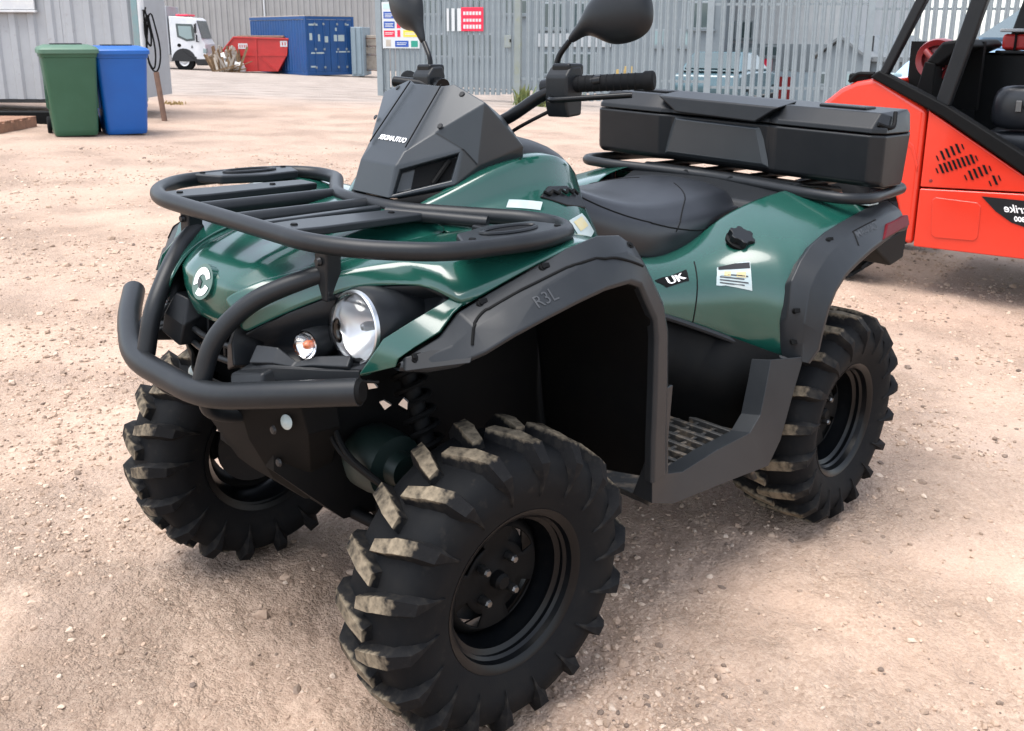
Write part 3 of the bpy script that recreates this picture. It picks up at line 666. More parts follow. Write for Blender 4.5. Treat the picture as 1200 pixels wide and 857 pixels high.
    obj('signal_glass', lathe_me([(0.024, 0.0), (0.020, 0.009), (0.010, 0.013), (0.0001, 0.014), (0.0001, 0.0125), (0.010, 0.0115), (0.0185, 0.008), (0.0225, 0.0)], 12, axis='z', ang=20), 'lens', ts)
    # small round lamp low on the front
    fg = obj('marker_lamp', lathe_me([(0.0001, 0.008), (0.010, 0.006), (0.0145, 0.002)], 24, axis='z', ang=180), 'sticker_pale', Q)
    fg.matrix_local = oriented(None, Vector(my((0.876, 0.175, 0.580), s)), Vector((0.96, 0.22*s, 0.1)))
    fr = obj('marker_bezel', lathe_me([(0.0145, 0.002), (0.017, 0.006), (0.021, 0.003), (0.022, -0.02)], 24, axis='z'), 'black', Q); fr.matrix_local = fg.matrix_local

# ---- grille and lower front
box('grille_back', (0.84, -0.135, 0.60), (0.865, 0.135, 0.78), 'black', Q)
for k in range(7):
    y = -0.09+0.03*k
    box('grille_bar', (0.868, y-0.004, 0.66), (0.90, y+0.004, 0.752), 'plastic', Q, 0.003)
for z in (0.675, 0.705):
    tube('grille_bar', [(0.905, -0.13, z), (0.925, -0.04, z), (0.925, 0.04, z), (0.905, 0.13, z)], 0.006, 'plastic', Q, fil=0.04)
for s in (1, -1):
    o = obj('grille_cheek', raw([my(p, s) for p in ((0.935, 0.115, 0.775), (0.955, 0.125, 0.735), (0.958, 0.135, 0.695), (0.945, 0.090, 0.672), (0.938, 0.080, 0.715), (0.92, 0.092, 0.765), (0.88, 0.13, 0.77), (0.88, 0.14, 0.68), (0.88, 0.085, 0.67), (0.88, 0.07, 0.74))],
        [(0, 1, 4, 5), (1, 2, 3, 4), (0, 6, 7, 2, 1), (3, 8, 9, 4), (4, 9, 5), (0, 5, 9, 6), (2, 7, 8, 3)], 20), 'plastic', Q); bevel(o, 0.004)
fr = [[(0.93, 0.0, 0.63), (0.90, 0.0, 0.52), (0.845, 0.0, 0.42), (0.76, 0.0, 0.345)], [(0.925, 0.08, 0.63), (0.895, 0.075, 0.52), (0.84, 0.065, 0.42), (0.76, 0.06, 0.345)], [(0.895, 0.135, 0.64), (0.868, 0.135, 0.54), (0.825, 0.10, 0.435), (0.755, 0.085, 0.355)], [(0.875, 0.205, 0.65), (0.85, 0.205, 0.56), (0.80, 0.135, 0.45), (0.75, 0.10, 0.37)], [(0.81, 0.225, 0.655), (0.79, 0.22, 0.565), (0.76, 0.15, 0.46), (0.73, 0.11, 0.38)]]
fr = [[my(p, -1) for p in r_] for r_ in fr[:0:-1]]+fr
o = obj('skid_plate', loft_me(fr, ang=30), 'black', Q); solid(o, 0.006, 0); bevel(o, 0.004)
for s in (1, -1):
    for p in ((0.885, 0.15, 0.56), (0.85, 0.11, 0.47)):
        o = obj('skid_bolt', lathe_me([(0.0001, 0.005), (0.007, 0.004), (0.009, 0.0)], 12, axis='x'), 'dark_steel', Q); o.location = my((p[0]+0.004, p[1], p[2]), s)

# ---- instrument pod
pv = {}
def V_(k, x, y, z): pv[k] = Vector((x, y, z)); pv[k+'_'] = Vector((x, -y, z))
V_('A', 0.552, 0.062, 0.948); V_('B', 0.532, 0.058, 1.014); V_('C', 0.448, 0.150, 0.980); V_('D', 0.428, 0.148, 1.052)
V_('E', 0.508, 0.056, 1.040); V_('F', 0.400, 0.048, 1.172); V_('H', 0.385, 0.165, 1.146); V_('J', 0.395, 0.160, 1.016); V_('I', 0.298, 0.196, 1.056)
V_('K', 0.255, 0.090, 1.105); V_('M', 0.27, 0.170, 0.995); V_('N', 0.42, 0.13, 0.955); V_('P', 0.462, 0.098, 1.082)
V_('G', 0.388, 0.072, 1.178); V_('W', 0.505, 0.066, 1.036)
ks = list(pv); ix = {k: i for i, k in enumerate(ks)}
half_f = [('E', 'F', 'P'), ('F', 'G', 'P'), ('P', 'G', 'H'), ('B', 'E', 'P', 'D'), ('P', 'H', 'J', 'D'), ('C', 'D', 'J'), ('H', 'I', 'J'), ('G', 'K', 'H'), ('H', 'K', 'I'), ('J', 'I', 'M'), ('C', 'J', 'M', 'N'), ('A', 'C', 'N'), ('I', 'K', 'M'), ('F', 'K', 'G')]
faces = [('A', 'A_', 'B_', 'B'), ('B', 'B_', 'E_', 'E'), ('E', 'E_', 'F_', 'F'), ('F', 'F_', 'K_', 'K'), ('K', 'K_', 'M_', 'M'), ('A', 'N', 'N_', 'A_'), ('N', 'M', 'M_', 'N_'), ('A', 'B', 'D', 'C'), ('A_', 'C_', 'D_', 'B_')]
for f in half_f:
    faces.append(f); faces.append(tuple((k+'_') for k in reversed(f)))
bm = bmesh.new(); bv = [bm.verts.new(pv[k]) for k in ks]; vent = []
for f in faces:
    try: fc = bm.faces.new([bv[ix[k]] for k in f])
    except ValueError: continue
    if set(f) in ({'A', 'B', 'D', 'C'}, {'A_', 'B_', 'D_', 'C_'}): vent.append(fc)
bmesh.ops.recalc_face_normals(bm, faces=bm.faces)
r_ = bmesh.ops.inset_individual(bm, faces=vent, thickness=0.013, depth=0.0)
for fc in vent:
    for v in fc.verts: v.co -= fc.normal*0.0005
r2 = bmesh.ops.inset_individual(bm, faces=vent, thickness=0.004, depth=-0.022)
me = bpy.data.meshes.new('pod'); bm.to_mesh(me); bm.free()
o = obj('instrument_pod', me, 'pod_plastic', Q); bevel(o, 0.008, 3, 12)
for s in (1, -1):
    # black insert in the vent and seam lines
    a, b, c, d4 = [Vector(my(pv[k], s)) for k in 'ABDC']
    n_ = (c-a).cross(b-d4).normalized()
    if n_.y*s < 0: n_ = -n_
    ctr = (a+b+c+d4)/4
    q = [ctr+(p-ctr)*0.63+(c+d4-a-b)*0.06-n_*0.0195 for p in (a, b, c, d4)]
    obj('vent_insert', raw(q+[p-n_*0.004 for p in q], [(0, 1, 2, 3), (0, 4, 5, 1), (1, 5, 6, 2), (2, 6, 7, 3), (3, 7, 4, 0)]), 'black', Q)
    br = [ctr+(c+d4-a-b)*0.07+(a-b)*0.32-n_*0.012, ctr+(c+d4-a-b)*0.16+(b-a)*0.3-n_*0.012]
    tube('vent_bar', br, 0.006, 'black', Q, fil=0, sides=8)
    ed = pv['E'].lerp(pv['F'], 0.35); P_ = [pv['E'].lerp(pv['F'], t) for t in (0.05, 0.4, 1.0)]
    tube('pod_seam', [Vector(my(p, s))+Vector((0.004, 0.003*s, 0.0035)) for p in P_], 0.0016, 'black', Q, fil=0.01, sides=6)
    for p in (pv['P'].lerp(pv['H'], 0.12)+Vector((0.002, 0, 0.006)), pv['G'].lerp(pv['H'], 0.35)+Vector((0.008, 0, -0.008))):
        sc = obj('pod_screw', lathe_me([(0.0001, 0.002), (0.005, 0.002), (0.0065, 0.0)], 14, axis='z'), 'plastic', Q); sc.matrix_local = oriented(None, Vector(my(p, s)), (0.8, 0.25*s, 0.55))
tn = (pv['E_']-pv['E']).cross(pv['F']-pv['E']).normalized(); ty = ((pv['F']+pv['F_'])-(pv['E']+pv['E_'])).normalized()
if tn.x < 0: tn = -tn
tc_ = (pv['E']+pv['E_'])/2+ty*0.026+tn*0.0012
obj('pod_lettering', text_me('OUTLANDER', 0.0165, tc_, (0, 1, 0), ty, 0.0006, mirror=True, bold=0.0003, xs=0.90), 'white_vinyl', Q)
for s in (1, -1):
    # skirt under the pod
    o = obj('pod_skirt', raw([my(p, s) for p in ((0.55, 0.0, 0.945), (0.545, 0.07, 0.945), (0.44, 0.155, 0.975), (0.30, 0.19, 1.03), (0.53, 0.0, 0.915), (0.52, 0.085, 0.912), (0.44, 0.165, 0.935), (0.30, 0.19, 0.99))], [(0, 1, 5, 4), (1, 2, 6, 5), (2, 3, 7, 6)], 30), 'black', Q); solid(o, 0.008, 0)
    # green cowl beside the pod, running back to the seat
    cw = [(0.525, (0.235, 0.893), (0.17, 0.905), (0.125, 0.915), (0.115, 0.930), (0.10, 0.932)), (0.47, (0.25, 0.90), (0.20, 0.910), (0.166, 0.920), (0.156, 0.962), (0.13, 0.966)), (0.39, (0.265, 0.90), (0.232, 0.922), (0.200, 0.945), (0.183, 1.003), (0.15, 1.008)), (0.31, (0.282, 0.89), (0.256, 0.925), (0.214, 0.966), (0.196, 1.028), (0.155, 1.034)),
          (0.23, (0.296, 0.862), (0.272, 0.918), (0.222, 0.974), (0.201, 1.034), (0.155, 1.040)), (0.165, (0.30, 0.825), (0.268, 0.900), (0.218, 0.962), (0.197, 1.022), (0.15, 1.028)), (0.115, (0.30, 0.785), (0.252, 0.872), (0.206, 0.938), (0.183, 0.988), (0.135, 0.992)), (0.06, (0.29, 0.715), (0.214, 0.838), (0.182, 0.868), (0.165, 0.922), (0.12, 0.927))]
    cw = [[(r_[0], y, z) for y, z in r_[1:]] for r_ in cw]
    cwo = loft_part('side_cowl', cw, 'green', s, cr=(1, 2, 3), crr=())
    CS = snapper(cwo)
    cp = [(0.285, 0.235, 0.950), (0.250, 0.224, 0.970), (0.190, 0.222, 0.968), (0.140, 0.222, 0.945), (0.145, 0.245, 0.915), (0.225, 0.258, 0.930)]
    ctr = sum((Vector(p) for p in cp), Vector())/6; nn = Vector((0.1, 0.75, 0.65)).normalized()
    v = [Vector(my(CS(my(p, s), 0.006), s)) for p in cp]; v2 = [p-nn*0.016 for p in v]
    o = obj('gear_gate', raw([my(p, s) for p in v+v2], [(0, 1, 2, 3, 4, 5)]+[(k, (k+1) % 6, 6+(k+1) % 6, 6+k) for k in range(6)], 20), 'plastic', Q); bevel(o, 0.004)
    zz = [Vector((0.272-0.0125*k, 0.234+(0.0035 if k % 2 else -0.0035), 0.954+(-0.004 if k % 2 else 0.004))) for k in range(10)]
    tube('gear_slot', [CS(my(p, s), 0.007) for p in zz], 0.0036, 'black', Q, fil=0.004, sides=6)
    def decal(name, pts, m, off=0.0012, snap=None, n=8):
        a, b, c, d4 = [Vector(my(p, s)) for p in pts[:4]]
        vv = []
        for i in range(n+1):
            for j in range(n+1):
                u_, v_ = i/n, j/n; p = a*(1-u_)*(1-v_)+b*u_*(1-v_)+c*u_*v_+d4*(1-u_)*v_; vv.append((snap or CS)(p, off))
        return obj(name, raw(vv, [(i*(n+1)+j, (i+1)*(n+1)+j, (i+1)*(n+1)+j+1, i*(n+1)+j+1) for i in range(n) for j in range(n)], 180), m, Q)
    decal('warning_decal', ((0.372, 0.222, 0.935), (0.355, 0.212, 0.948), (0.285, 0.246, 0.945), (0.302, 0.254, 0.928)), 'sticker_pale')
    decal('warning_decal', ((0.235, 0.280, 0.905), (0.175, 0.268, 0.915), (0.140, 0.276, 0.870), (0.205, 0.296, 0.850)), 'sticker_pale')
    decal('warning_decal', ((0.222, 0.280, 0.900), (0.185, 0.271, 0.907), (0.168, 0.276, 0.885), (0.206, 0.286, 0.878)), 'sticker_yellow', 0.002)
o = obj('dash_cover', loft_me([[(0.30, -0.175, 1.03), (0.30, -0.13, 1.072), (0.30, 0.13, 1.072), (0.30, 0.175, 1.03)], [(0.20, -0.190, 1.028), (0.20, -0.145, 1.070), (0.20, 0.145, 1.070), (0.20, 0.190, 1.028)], [(0.11, -0.182, 1.000), (0.11, -0.130, 1.045), (0.11, 0.130, 1.045), (0.11, 0.182, 1.000)], [(0.055, -0.150, 0.94), (0.05, -0.10, 0.965), (0.05, 0.10, 0.965), (0.055, 0.150, 0.94)]]), 'plastic', Q); subsurf(o, 2)

# ---- handlebar, controls, mirrors
hb = bpy.data.objects.new('handlebar', None); link(hb, Q); hb.rotation_euler = (R(3), 0, 0); hb.location = (0, -0.012+0.0614, -0.004)
tube('bar_tube', [(0.235, -0.30, 1.18), (0.20, -0.19, 1.170), (0.265, -0.085, 1.085), (0.265, 0.085, 1.085), (0.20, 0.19, 1.170), (0.165, 0.30, 1.185)], 0.0135, 'gloss_black', hb, fil=0.06)
for s in (1, -1):
    g0, g1 = Vector((0.188, 0.235*s, 1.178)), Vector((0.112, 0.398*s, 1.187))
    ax = (g1-g0).normalized()
    gp = obj('grip', lathe_me([(0.0001, 0.0), (0.017, 0.0), (0.0185, 0.004), (0.0175, 0.012), (0.0172, 0.155), (0.0205, 0.160), (0.0205, 0.176), (0.017, 0.180), (0.0001, 0.180)], 24, axis='z'), 'rubber', hb); gp.matrix_local = oriented(None, g0, ax)
    for k in range(9):
        gr_ = obj('grip_ridge', lathe_me([(0.0170, -0.003), (0.0184, 0.0), (0.0170, 0.003)], 24, axis='z'), 'rubber', hb); gr_.matrix_local = oriented(None, g0+ax*(0.02+0.015*k), ax)
    sw = obj('switch_box', prism_me([(-0.022, -0.052), (0.022, -0.056), (0.030, -0.03), (0.030, 0.03), (0.014, 0.050), (-0.018, 0.052), (-0.026, 0.03)], (0, 0, 0), (1, 0, 0), (0, 0, 1), -0.062), 'plastic', hb); bevel(sw, 0.006, 3)
    sw.location = (0.190, 0.250 if s > 0 else -0.190, 1.165)
    res = obj('fluid_reservoir', box_me((0.160, 0.222*s-0.026, 1.195), (0.210, 0.222*s+0.026, 1.222)), 'gloss_black', hb); bevel(res, 0.007, 3)
    tube('brake_lever', [(0.215, 0.20*s, 1.150), (0.245, 0.225*s, 1.145), (0.215, 0.31*s, 1.152), (0.170, 0.385*s, 1.158)], 0.0062, 'gloss_black', hb, fil=0.03, sides=10)
    tube('control_cable', [(0.205, 0.20*s, 1.125), (0.235, 0.16*s, 1.10), (0.245, 0.10*s, 1.07), (0.24, 0.05*s, 1.02)], 0.004, 'black', hb, fil=0.05, sides=8)
    tube('control_cable', [(0.195, 0.17*s, 1.16), (0.235, 0.13*s, 1.135), (0.262, 0.07*s, 1.09), (0.26, 0.02*s, 1.04)], 0.0045, 'black', hb, fil=0.05, sides=8)
    tube('bar_clamp', [(0.197, 0.165*s, 1.168), (0.193, 0.185*s, 1.172)], 0.020, 'gloss_black', hb, fil=0)
    # mirror
    mr = bpy.data.objects.new('mirror', None); link(mr, Q)
    mb = Vector((0.182, 0.186*s-0.012, 1.192)) if s > 0 else Vector((0.190, -0.232, 1.172)); sh = 0.0 if s > 0 else -0.03; MS = 1.22
    tube('mirror_stalk', [mb, mb+Vector((0, -0.002*s, 0.045)), mb+Vector((-0.012, 0.022*s+sh*0.5, 0.082))], 0.0065, 'gloss_black', mr, fil=0.03, sides=10)
    tube('stalk_nut', [mb-Vector((0, 0, 0.015)), mb+Vector((0, 0, 0.012))], 0.0105, 'gloss_black', mr, fil=0, sides=6)
    n = 12
    # head: sections along its long axis, back shell bulging forward
    hs_ = [(0.00, 0.0070, 0.0070), (0.018, 0.0105, 0.0110), (0.034, 0.0140, 0.0150), (0.048, 0.024, 0.022), (0.064, 0.039, 0.029), (0.086, 0.050, 0.034), (0.112, 0.055, 0.035), (0.138, 0.053, 0.033), (0.156, 0.044, 0.027), (0.166, 0.028, 0.018), (0.169, 0.004, 0.003)]
    if s > 0: O_ = mb+Vector((-0.012, 0.022, 0.080)); da = Vector((-0.15, 0.58, 0.80)).normalized(); db = Vector((-0.22, 0.95, 0.30)).normalized()
    else: O_ = mb+Vector((-0.012, -0.022+sh*0.5, 0.080)); da = Vector((-0.1, -0.42, 0.90)).normalized(); db = Vector((-0.2, -0.75, 0.62)).normalized()
    secs = []; p = O_.copy(); last = 0
    for t, hh, dd in [(a*MS, b*MS, c*MS) for a, b, c in hs_]:
        f = min(1, t/0.10); dr = (da*(1-f)+db*f).normalized(); p = p+dr*(t-last); last = t
        fw = Vector((1, 0.20*s, 0.05)); fw = (fw-dr*fw.dot(dr)).normalized(); upv = dr.cross(fw).normalized()
        if upv.z < 0: upv = -upv
        secs.append([p+upv*(hh*math.cos(2*math.pi*k/n))+fw*(dd*math.sin(2*math.pi*k/n)*(1.0 if math.sin(2*math.pi*k/n) > 0 else 0.25)) for k in range(n)])
    o = obj('mirror_shell', loft_me(secs, True, True), 'plastic', mr); subsurf(o, 2)

# ---- seat
def seat_sec(x, zt, wd, zb, dip=0.0):
    h = [(0, zt), (wd*0.45, zt-0.003), (wd*0.74, zt-0.020), (wd*0.93, zt-0.058), (wd*1.0, (zt+zb)/2-0.01), (wd*0.97, zb+0.012), (wd*0.86, zb)]
    return [(x, -y, z) for y, z in reversed(h)]+[(x, y, z) for y, z in h[1:]]
ss = [(0.075, 0.945, 0.09, 0.89), (0.06, 0.955, 0.118, 0.845), (0.02, 0.948, 0.150, 0.800), (-0.07, 0.918, 0.185, 0.760), (-0.17, 0.898, 0.212, 0.728), (-0.27, 0.893, 0.222, 0.722), (-0.37, 0.898, 0.222, 0.745), (-0.47, 0.906, 0.215, 0.778), (-0.56, 0.908, 0.205, 0.805), (-0.62, 0.897, 0.190, 0.822), (-0.642, 0.870, 0.170, 0.835)]
o = obj('seat', loft_me([seat_sec(*q) for q in ss], cap=True), 'seat_vinyl', Q); crease(o.data, 13, (3, 4, 8, 9), (), 0.55); subsurf(o, 2)
SS = snapper(o)
def dense(pts, n=10):
    P = fillet(pts, 0.06, False, 4); return [P[i].lerp(P[i+1], t/n) for i in range(len(P)-1) for t in range(n)]+[P[-1]]
for s in (1, -1):
    tube('seat_seam', [SS(p, 0.0) for p in dense([my(p, s) for p in ((0.045, 0.10, 0.930), (-0.02, 0.142, 0.898), (-0.12, 0.180, 0.858), (-0.24, 0.207, 0.822), (-0.38, 0.216, 0.800), (-0.50, 0.208, 0.812))])], 0.0022, 'black', Q, fil=0, sides=6)
    tube('seat_seam', [SS(p, 0.0) for p in dense([my(p, s) for p in ((-0.265, 0.213, 0.812), (-0.32, 0.192, 0.858), (-0.40, 0.145, 0.894), (-0.46, 0.06, 0.905))])], 0.0020, 'black', Q, fil=0, sides=6)
o = obj('rear_deck', raw([(-0.60, -0.25, 0.86), (-0.60, 0.25, 0.86), (-0.56, 0.20, 0.80), (-0.56, -0.20, 0.80), (-0.78, -0.28, 0.905), (-0.78, 0.28, 0.905), (-1.0, -0.30, 0.88), (-1.0, 0.30, 0.88), (-1.02, -0.30, 0.80), (-1.02, 0.30, 0.80)],
        [(3, 2, 1, 0), (0, 1, 5, 4), (4, 5, 7, 6), (6, 7, 9, 8), (0, 4, 6, 8, 3), (1, 2, 9, 7, 5), (3, 8, 9, 2)], 20), 'plastic', Q); bevel(o, 0.01, 3)

# ---- side panels, rear fenders, rear flares, footwells
for s in (1, -1):
    sp = [[(-0.02, 0.255, 0.645), (-0.02, 0.25, 0.69), (-0.04, 0.225, 0.745), (-0.06, 0.185, 0.775)], [(-0.10, 0.282, 0.632), (-0.105, 0.28, 0.68), (-0.12, 0.25, 0.735), (-0.14, 0.195, 0.755)], [(-0.175, 0.312, 0.608), (-0.18, 0.312, 0.675), (-0.205, 0.285, 0.738), (-0.23, 0.20, 0.752)], [(-0.265, 0.365, 0.574), (-0.27, 0.368, 0.675), (-0.30, 0.340, 0.768), (-0.36, 0.205, 0.782)],
          [(-0.325, 0.425, 0.540), (-0.318, 0.430, 0.68), (-0.355, 0.405, 0.800), (-0.45, 0.215, 0.832)], [(-0.362, 0.490, 0.522), (-0.345, 0.490, 0.66), (-0.395, 0.468, 0.795), (-0.52, 0.245, 0.868)], [(-0.375, 0.515, 0.54), (-0.375, 0.498, 0.72), (-0.475, 0.478, 0.812), (-0.60, 0.26, 0.886)], [(-0.50, 0.525, 0.76), (-0.52, 0.488, 0.805), (-0.62, 0.440, 0.858), (-0.70, 0.27, 0.896)],
          [(-0.72, 0.520, 0.815), (-0.73, 0.485, 0.845), (-0.77, 0.42, 0.876), (-0.80, 0.27, 0.894)], [(-0.90, 0.49, 0.83), (-0.92, 0.47, 0.855), (-0.93, 0.41, 0.872), (-0.94, 0.27, 0.885)], [(-0.95, 0.48, 0.80), (-0.975, 0.46, 0.82), (-0.985, 0.40, 0.83), (-0.99, 0.27, 0.84)]]
    rfo = loft_part('rear_fender', sp, 'green', s, cr=(0,), crr=(5, 6))
    RS = snapper(rfo)
    tube('panel_seam', [RS(p, 0.0) for p in dense_line([my(p, s) for p in ((-0.250, 0.285, 0.748), (-0.222, 0.315, 0.70), (-0.205, 0.33, 0.65), (-0.195, 0.335, 0.600))])], 0.0018, 'black', Q, fil=0, sides=6)
    U = [(-0.955, 0.455, 0.862), (-0.87, 0.462, 0.866), (-0.65, 0.472, 0.838), (-0.55, 0.477, 0.822), (-0.466, 0.482, 0.798), (-0.405, 0.488, 0.765), (-0.365, 0.492, 0.722), (-0.346, 0.500, 0.63), (-0.356, 0.503, 0.565), (-0.368, 0.515, 0.515)]
    L = [(-0.965, 0.525, 0.800), (-0.86, 0.540, 0.808), (-0.66, 0.560, 0.782), (-0.585, 0.563, 0.763), (-0.505, 0.567, 0.738), (-0.455, 0.570, 0.705), (-0.425, 0.572, 0.665), (-0.405, 0.572, 0.60), (-0.402, 0.570, 0.56), (-0.378, 0.560, 0.525)]
    secs = []
    for a, b in zip(U, L):
        a, b = Vector(a), Vector(b); inn = Vector((-0.66, b.y, 0.42))-b; inn.y = 0; inn.normalize()
        secs.append([tuple(a+Vector((0, -0.012, -0.010))), tuple(a+Vector((0, 0.003, 0.004))), tuple(a.lerp(b, 0.4)+Vector((0.002, 0.014, 0.008))), tuple(b), tuple(b+inn*0.014), tuple(b+inn*0.012+Vector((0, -0.07, 0)))])
    o = obj('rear_flare', loft_me([[my(p, s) for p in sec] for sec in secs], ang=40), 'flare_plastic', Q); bevel(o, 0.004)
    FR = snapper(o)
    o = obj('flare_tail', raw([my(p, s) for p in ((-0.70, 0.545, 0.775), (-0.965, 0.525, 0.800), (-0.975, 0.520, 0.705), (-0.86, 0.535, 0.700), (-0.70, 0.40, 0.775), (-0.965, 0.40, 0.800), (-0.975, 0.40, 0.705), (-0.86, 0.40, 0.700))], [(0, 1, 2, 3), (7, 6, 5, 4), (0, 3, 7, 4), (1, 5, 6, 2), (3, 2, 6, 7), (0, 4, 5, 1)], 20), 'black', Q); bevel(o, 0.008)
    o = obj('tail_light', raw([my(p, s) for p in ((-0.735, 0.556, 0.793), (-0.955, 0.533, 0.806), (-0.955, 0.524, 0.835), (-0.80, 0.534, 0.826), (-0.745, 0.520, 0.785), (-0.945, 0.490, 0.80), (-0.945, 0.485, 0.825), (-0.80, 0.490, 0.82))], [(0, 1, 2, 3), (0, 3, 7, 4), (1, 5, 6, 2), (3, 2, 6, 7), (0, 4, 5, 1)], 20), 'red_lens', Q); bevel(o, 0.004)
    if s > 0:
        tm_ = text_me('CAN-AM', 0.032, (-0.690, 0.530, 0.825), (-0.98, -0.02, 0.08), (0.02, -0.68, 0.70), 0.0, mirror=True, bold=0.0004)
        for v in tm_.vertices: v.co = FR(v.co, 0.001)
        obj('flare_lettering', tm_, 'faint_print', Q)
        gl = dense_line([(-0.612, 0.548, 0.795), (-0.625, 0.520, 0.830), (-0.765, 0.515, 0.842)])
        obj('flare_groove', tube_me([FR(p, 0.0) for p in gl], 0.0022, fil=0, sides=6), 'black', Q)
    for p in ((-0.525, 0.500, 0.805), (-0.352, 0.522, 0.655), (-0.358, 0.522, 0.575)):
        o = obj('flare_screw', lathe_me([(0.0001, 0.006), (0.004, 0.006), (0.005, 0.003), (0.0085, 0.002), (0.010, -0.004)], 14, axis='z'), 'black', Q)
        o.matrix_local = oriented(None, FR(my(p, s), 0.001), (0.35, 0.85*s, 0.35)) @ Matrix.Scale(0.75, 4)
        tb = box('screw_tab', (-0.018, -0.007, -0.004), (0.004, 0.007, 0.0035), 'black', Q, 0.002); tb.matrix_local = oriented(None, FR(my((p[0]-0.014, p[1]+0.002, p[2]), s), 0.0), (0.35, 0.85*s, 0.35)) @ Matrix.Scale(0.8, 4)
    # rear arch liner
    li = [[(-0.37, 0.54, 0.52), (-0.37, 0.38, 0.50), (-0.36, 0.20, 0.48)], [(-0.41, 0.55, 0.66), (-0.40, 0.38, 0.68), (-0.40, 0.20, 0.66)], [(-0.50, 0.55, 0.73), (-0.50, 0.38, 0.77), (-0.50, 0.20, 0.76)], [(-0.70, 0.53, 0.78), (-0.70, 0.38, 0.82), (-0.70, 0.20, 0.82)], [(-0.96, 0.50, 0.78), (-0.96, 0.38, 0.80), (-0.96, 0.20, 0.80)]]
    loft_part('wheel_arch_liner', li, 'black', s)
    # fuel cap
    if s > 0:
        fc = bpy.data.objects.new('fuel_cap', None); link(fc, Q); fc.matrix_local = oriented(None, Vector((-0.372, 0.335, 0.796)), (0.15, 0.45, 0.87)) @ Matrix.Diagonal((0.88, 0.88, 0.75, 1))
        obj('cap_collar', lathe_me([(0.0001, -0.01), (0.040, -0.01), (0.042, 0.002), (0.036, 0.008), (0.0001, 0.008)], 28, axis='z'), 'black', fc)
        cap = [((0.040 if k % 6 < 3 else 0.032)*math.cos(2*math.pi*k/36), (0.040 if k % 6 < 3 else 0.032)*math.sin(2*math.pi*k/36)) for k in range(36)]
        o = obj('cap_top', prism_me(cap, (0, 0, 0.030), (1, 0, 0), (0, 1, 0), 0.024), 'plastic', fc); bevel(o, 0.003)
        decal('warning_decal', ((-0.255, 0.358, 0.776), (-0.335, 0.3935, 0.760), (-0.318, 0.418, 0.690), (-0.240, 0.372, 0.712)), 'sticker_pale', 0.0012, RS)
        for k_ in range(4):
            t0 = 0.52+0.11*k_; q0, q1, q2, q3 = (Vector(p) for p in ((-0.255, 0.358, 0.776), (-0.335, 0.3935, 0.760), (-0.318, 0.418, 0.690), (-0.240, 0.372, 0.712)))
            e0, e1 = q0.lerp(q3, t0), q1.lerp(q2, t0); f0, f1 = q0.lerp(q3, t0+0.045), q1.lerp(q2, t0+0.045)
            decal('decal_line', (e0.lerp(e1, 0.1), e0.lerp(e1, 0.9-0.12*(k_ % 2)), f0.lerp(f1, 0.9-0.12*(k_ % 2)), f0.lerp(f1, 0.1)), 'faint_print', 0.002, RS)
        decal('decal_band', ((-0.258, 0.360, 0.772), (-0.333, 0.3935, 0.757), (-0.330, 0.3985, 0.742), (-0.255, 0.363, 0.757)), 'plastic', 0.002, RS)
        decal('decal_symbol', ((-0.268, 0.368, 0.748), (-0.284, 0.376, 0.744), (-0.280, 0.380, 0.728), (-0.264, 0.372, 0.732)), 'sticker_yellow', 0.002, RS)
        decal('decal_symbol', ((-0.296, 0.383, 0.740), (-0.318, 0.395, 0.735), (-0.314, 0.399, 0.720), (-0.292, 0.387, 0.725)), 'sticker_yellow', 0.002, RS)
        ukp = ((-0.110, 0.280, 0.728), (-0.205, 0.300, 0.752), (-0.195, 0.318, 0.720), (-0.135, 0.298, 0.706))
        decal('uk_decal', ukp, 'black', 0.0014, RS)
        uo = sum((Vector(p) for p in ukp), Vector())/4+Vector((-0.004, 0.0, 0.0)); ux = (Vector(ukp[1])-Vector(ukp[0])).normalized()
        un = (Vector(ukp[1])-Vector(ukp[0])).cross(Vector(ukp[3])-Vector(ukp[0])).normalized(); un = un if un.y > 0 else -un
        tm_ = text_me('UK', 0.030, uo, ux, un.cross(ux), 0.0, bold=0.001, xs=1.25)
        for v in tm_.vertices: v.co = RS(v.co, 0.0026)
        obj('uk_lettering', tm_, 'white_vinyl', Q)
    # footwell frame: front post, sill, rear riser
    out_ = [(0.255, 0.60), (0.250, 0.45), (0.232, 0.345), (0.150, 0.316), (-0.10, 0.296), (-0.258, 0.281), (-0.306, 0.335), (-0.346, 0.46), (-0.376, 0.538)]
    inn_ = [(0.200, 0.60), (0.192, 0.48), (0.165, 0.385), (0.100, 0.366), (-0.03, 0.378), (-0.180, 0.382), (-0.226, 0.415), (-0.254, 0.49), (-0.276, 0.543)]
    yo = [0.556, 0.552, 0.548, 0.546, 0.546, 0.546, 0.545, 0.545, 0.545]; yi = [0.550, 0.545, 0.535, 0.530, 0.530, 0.530, 0.527, 0.520, 0.512]
    secs = []
    for k_, ((a, b), (c, d4), y1, y2) in enumerate(zip(out_, inn_, yo, yi)):
        secs.append([(a, y1-(0.012 if k_ < 2 else 0.05), b+0.003), (a, y1, b), (c, y2, d4), (c, y2-0.05, d4-0.012)])
    o = obj('footwell_frame', loft_me([[my(p, s) for p in q] for q in secs], ang=30), 'mud_plastic' if False else 'flare_plastic', Q); solid(o, 0.006, 0); bevel(o, 0.006, 3)
    # floor with grip bars
    o = box('footwell_floor', (-0.27, min(0.22*s, 0.53*s), 0.322), (0.215, max(0.22*s, 0.53*s), 0.338), 'mud_plastic', Q, 0.004)
    for k in range(9):
        x = -0.225+0.042*k
        o = box('footrest_bar', (x, min(0.29*s, 0.50*s), 0.336), (x+0.014, max(0.29*s, 0.50*s), 0.356), 'mud_plastic', Q, 0.003)
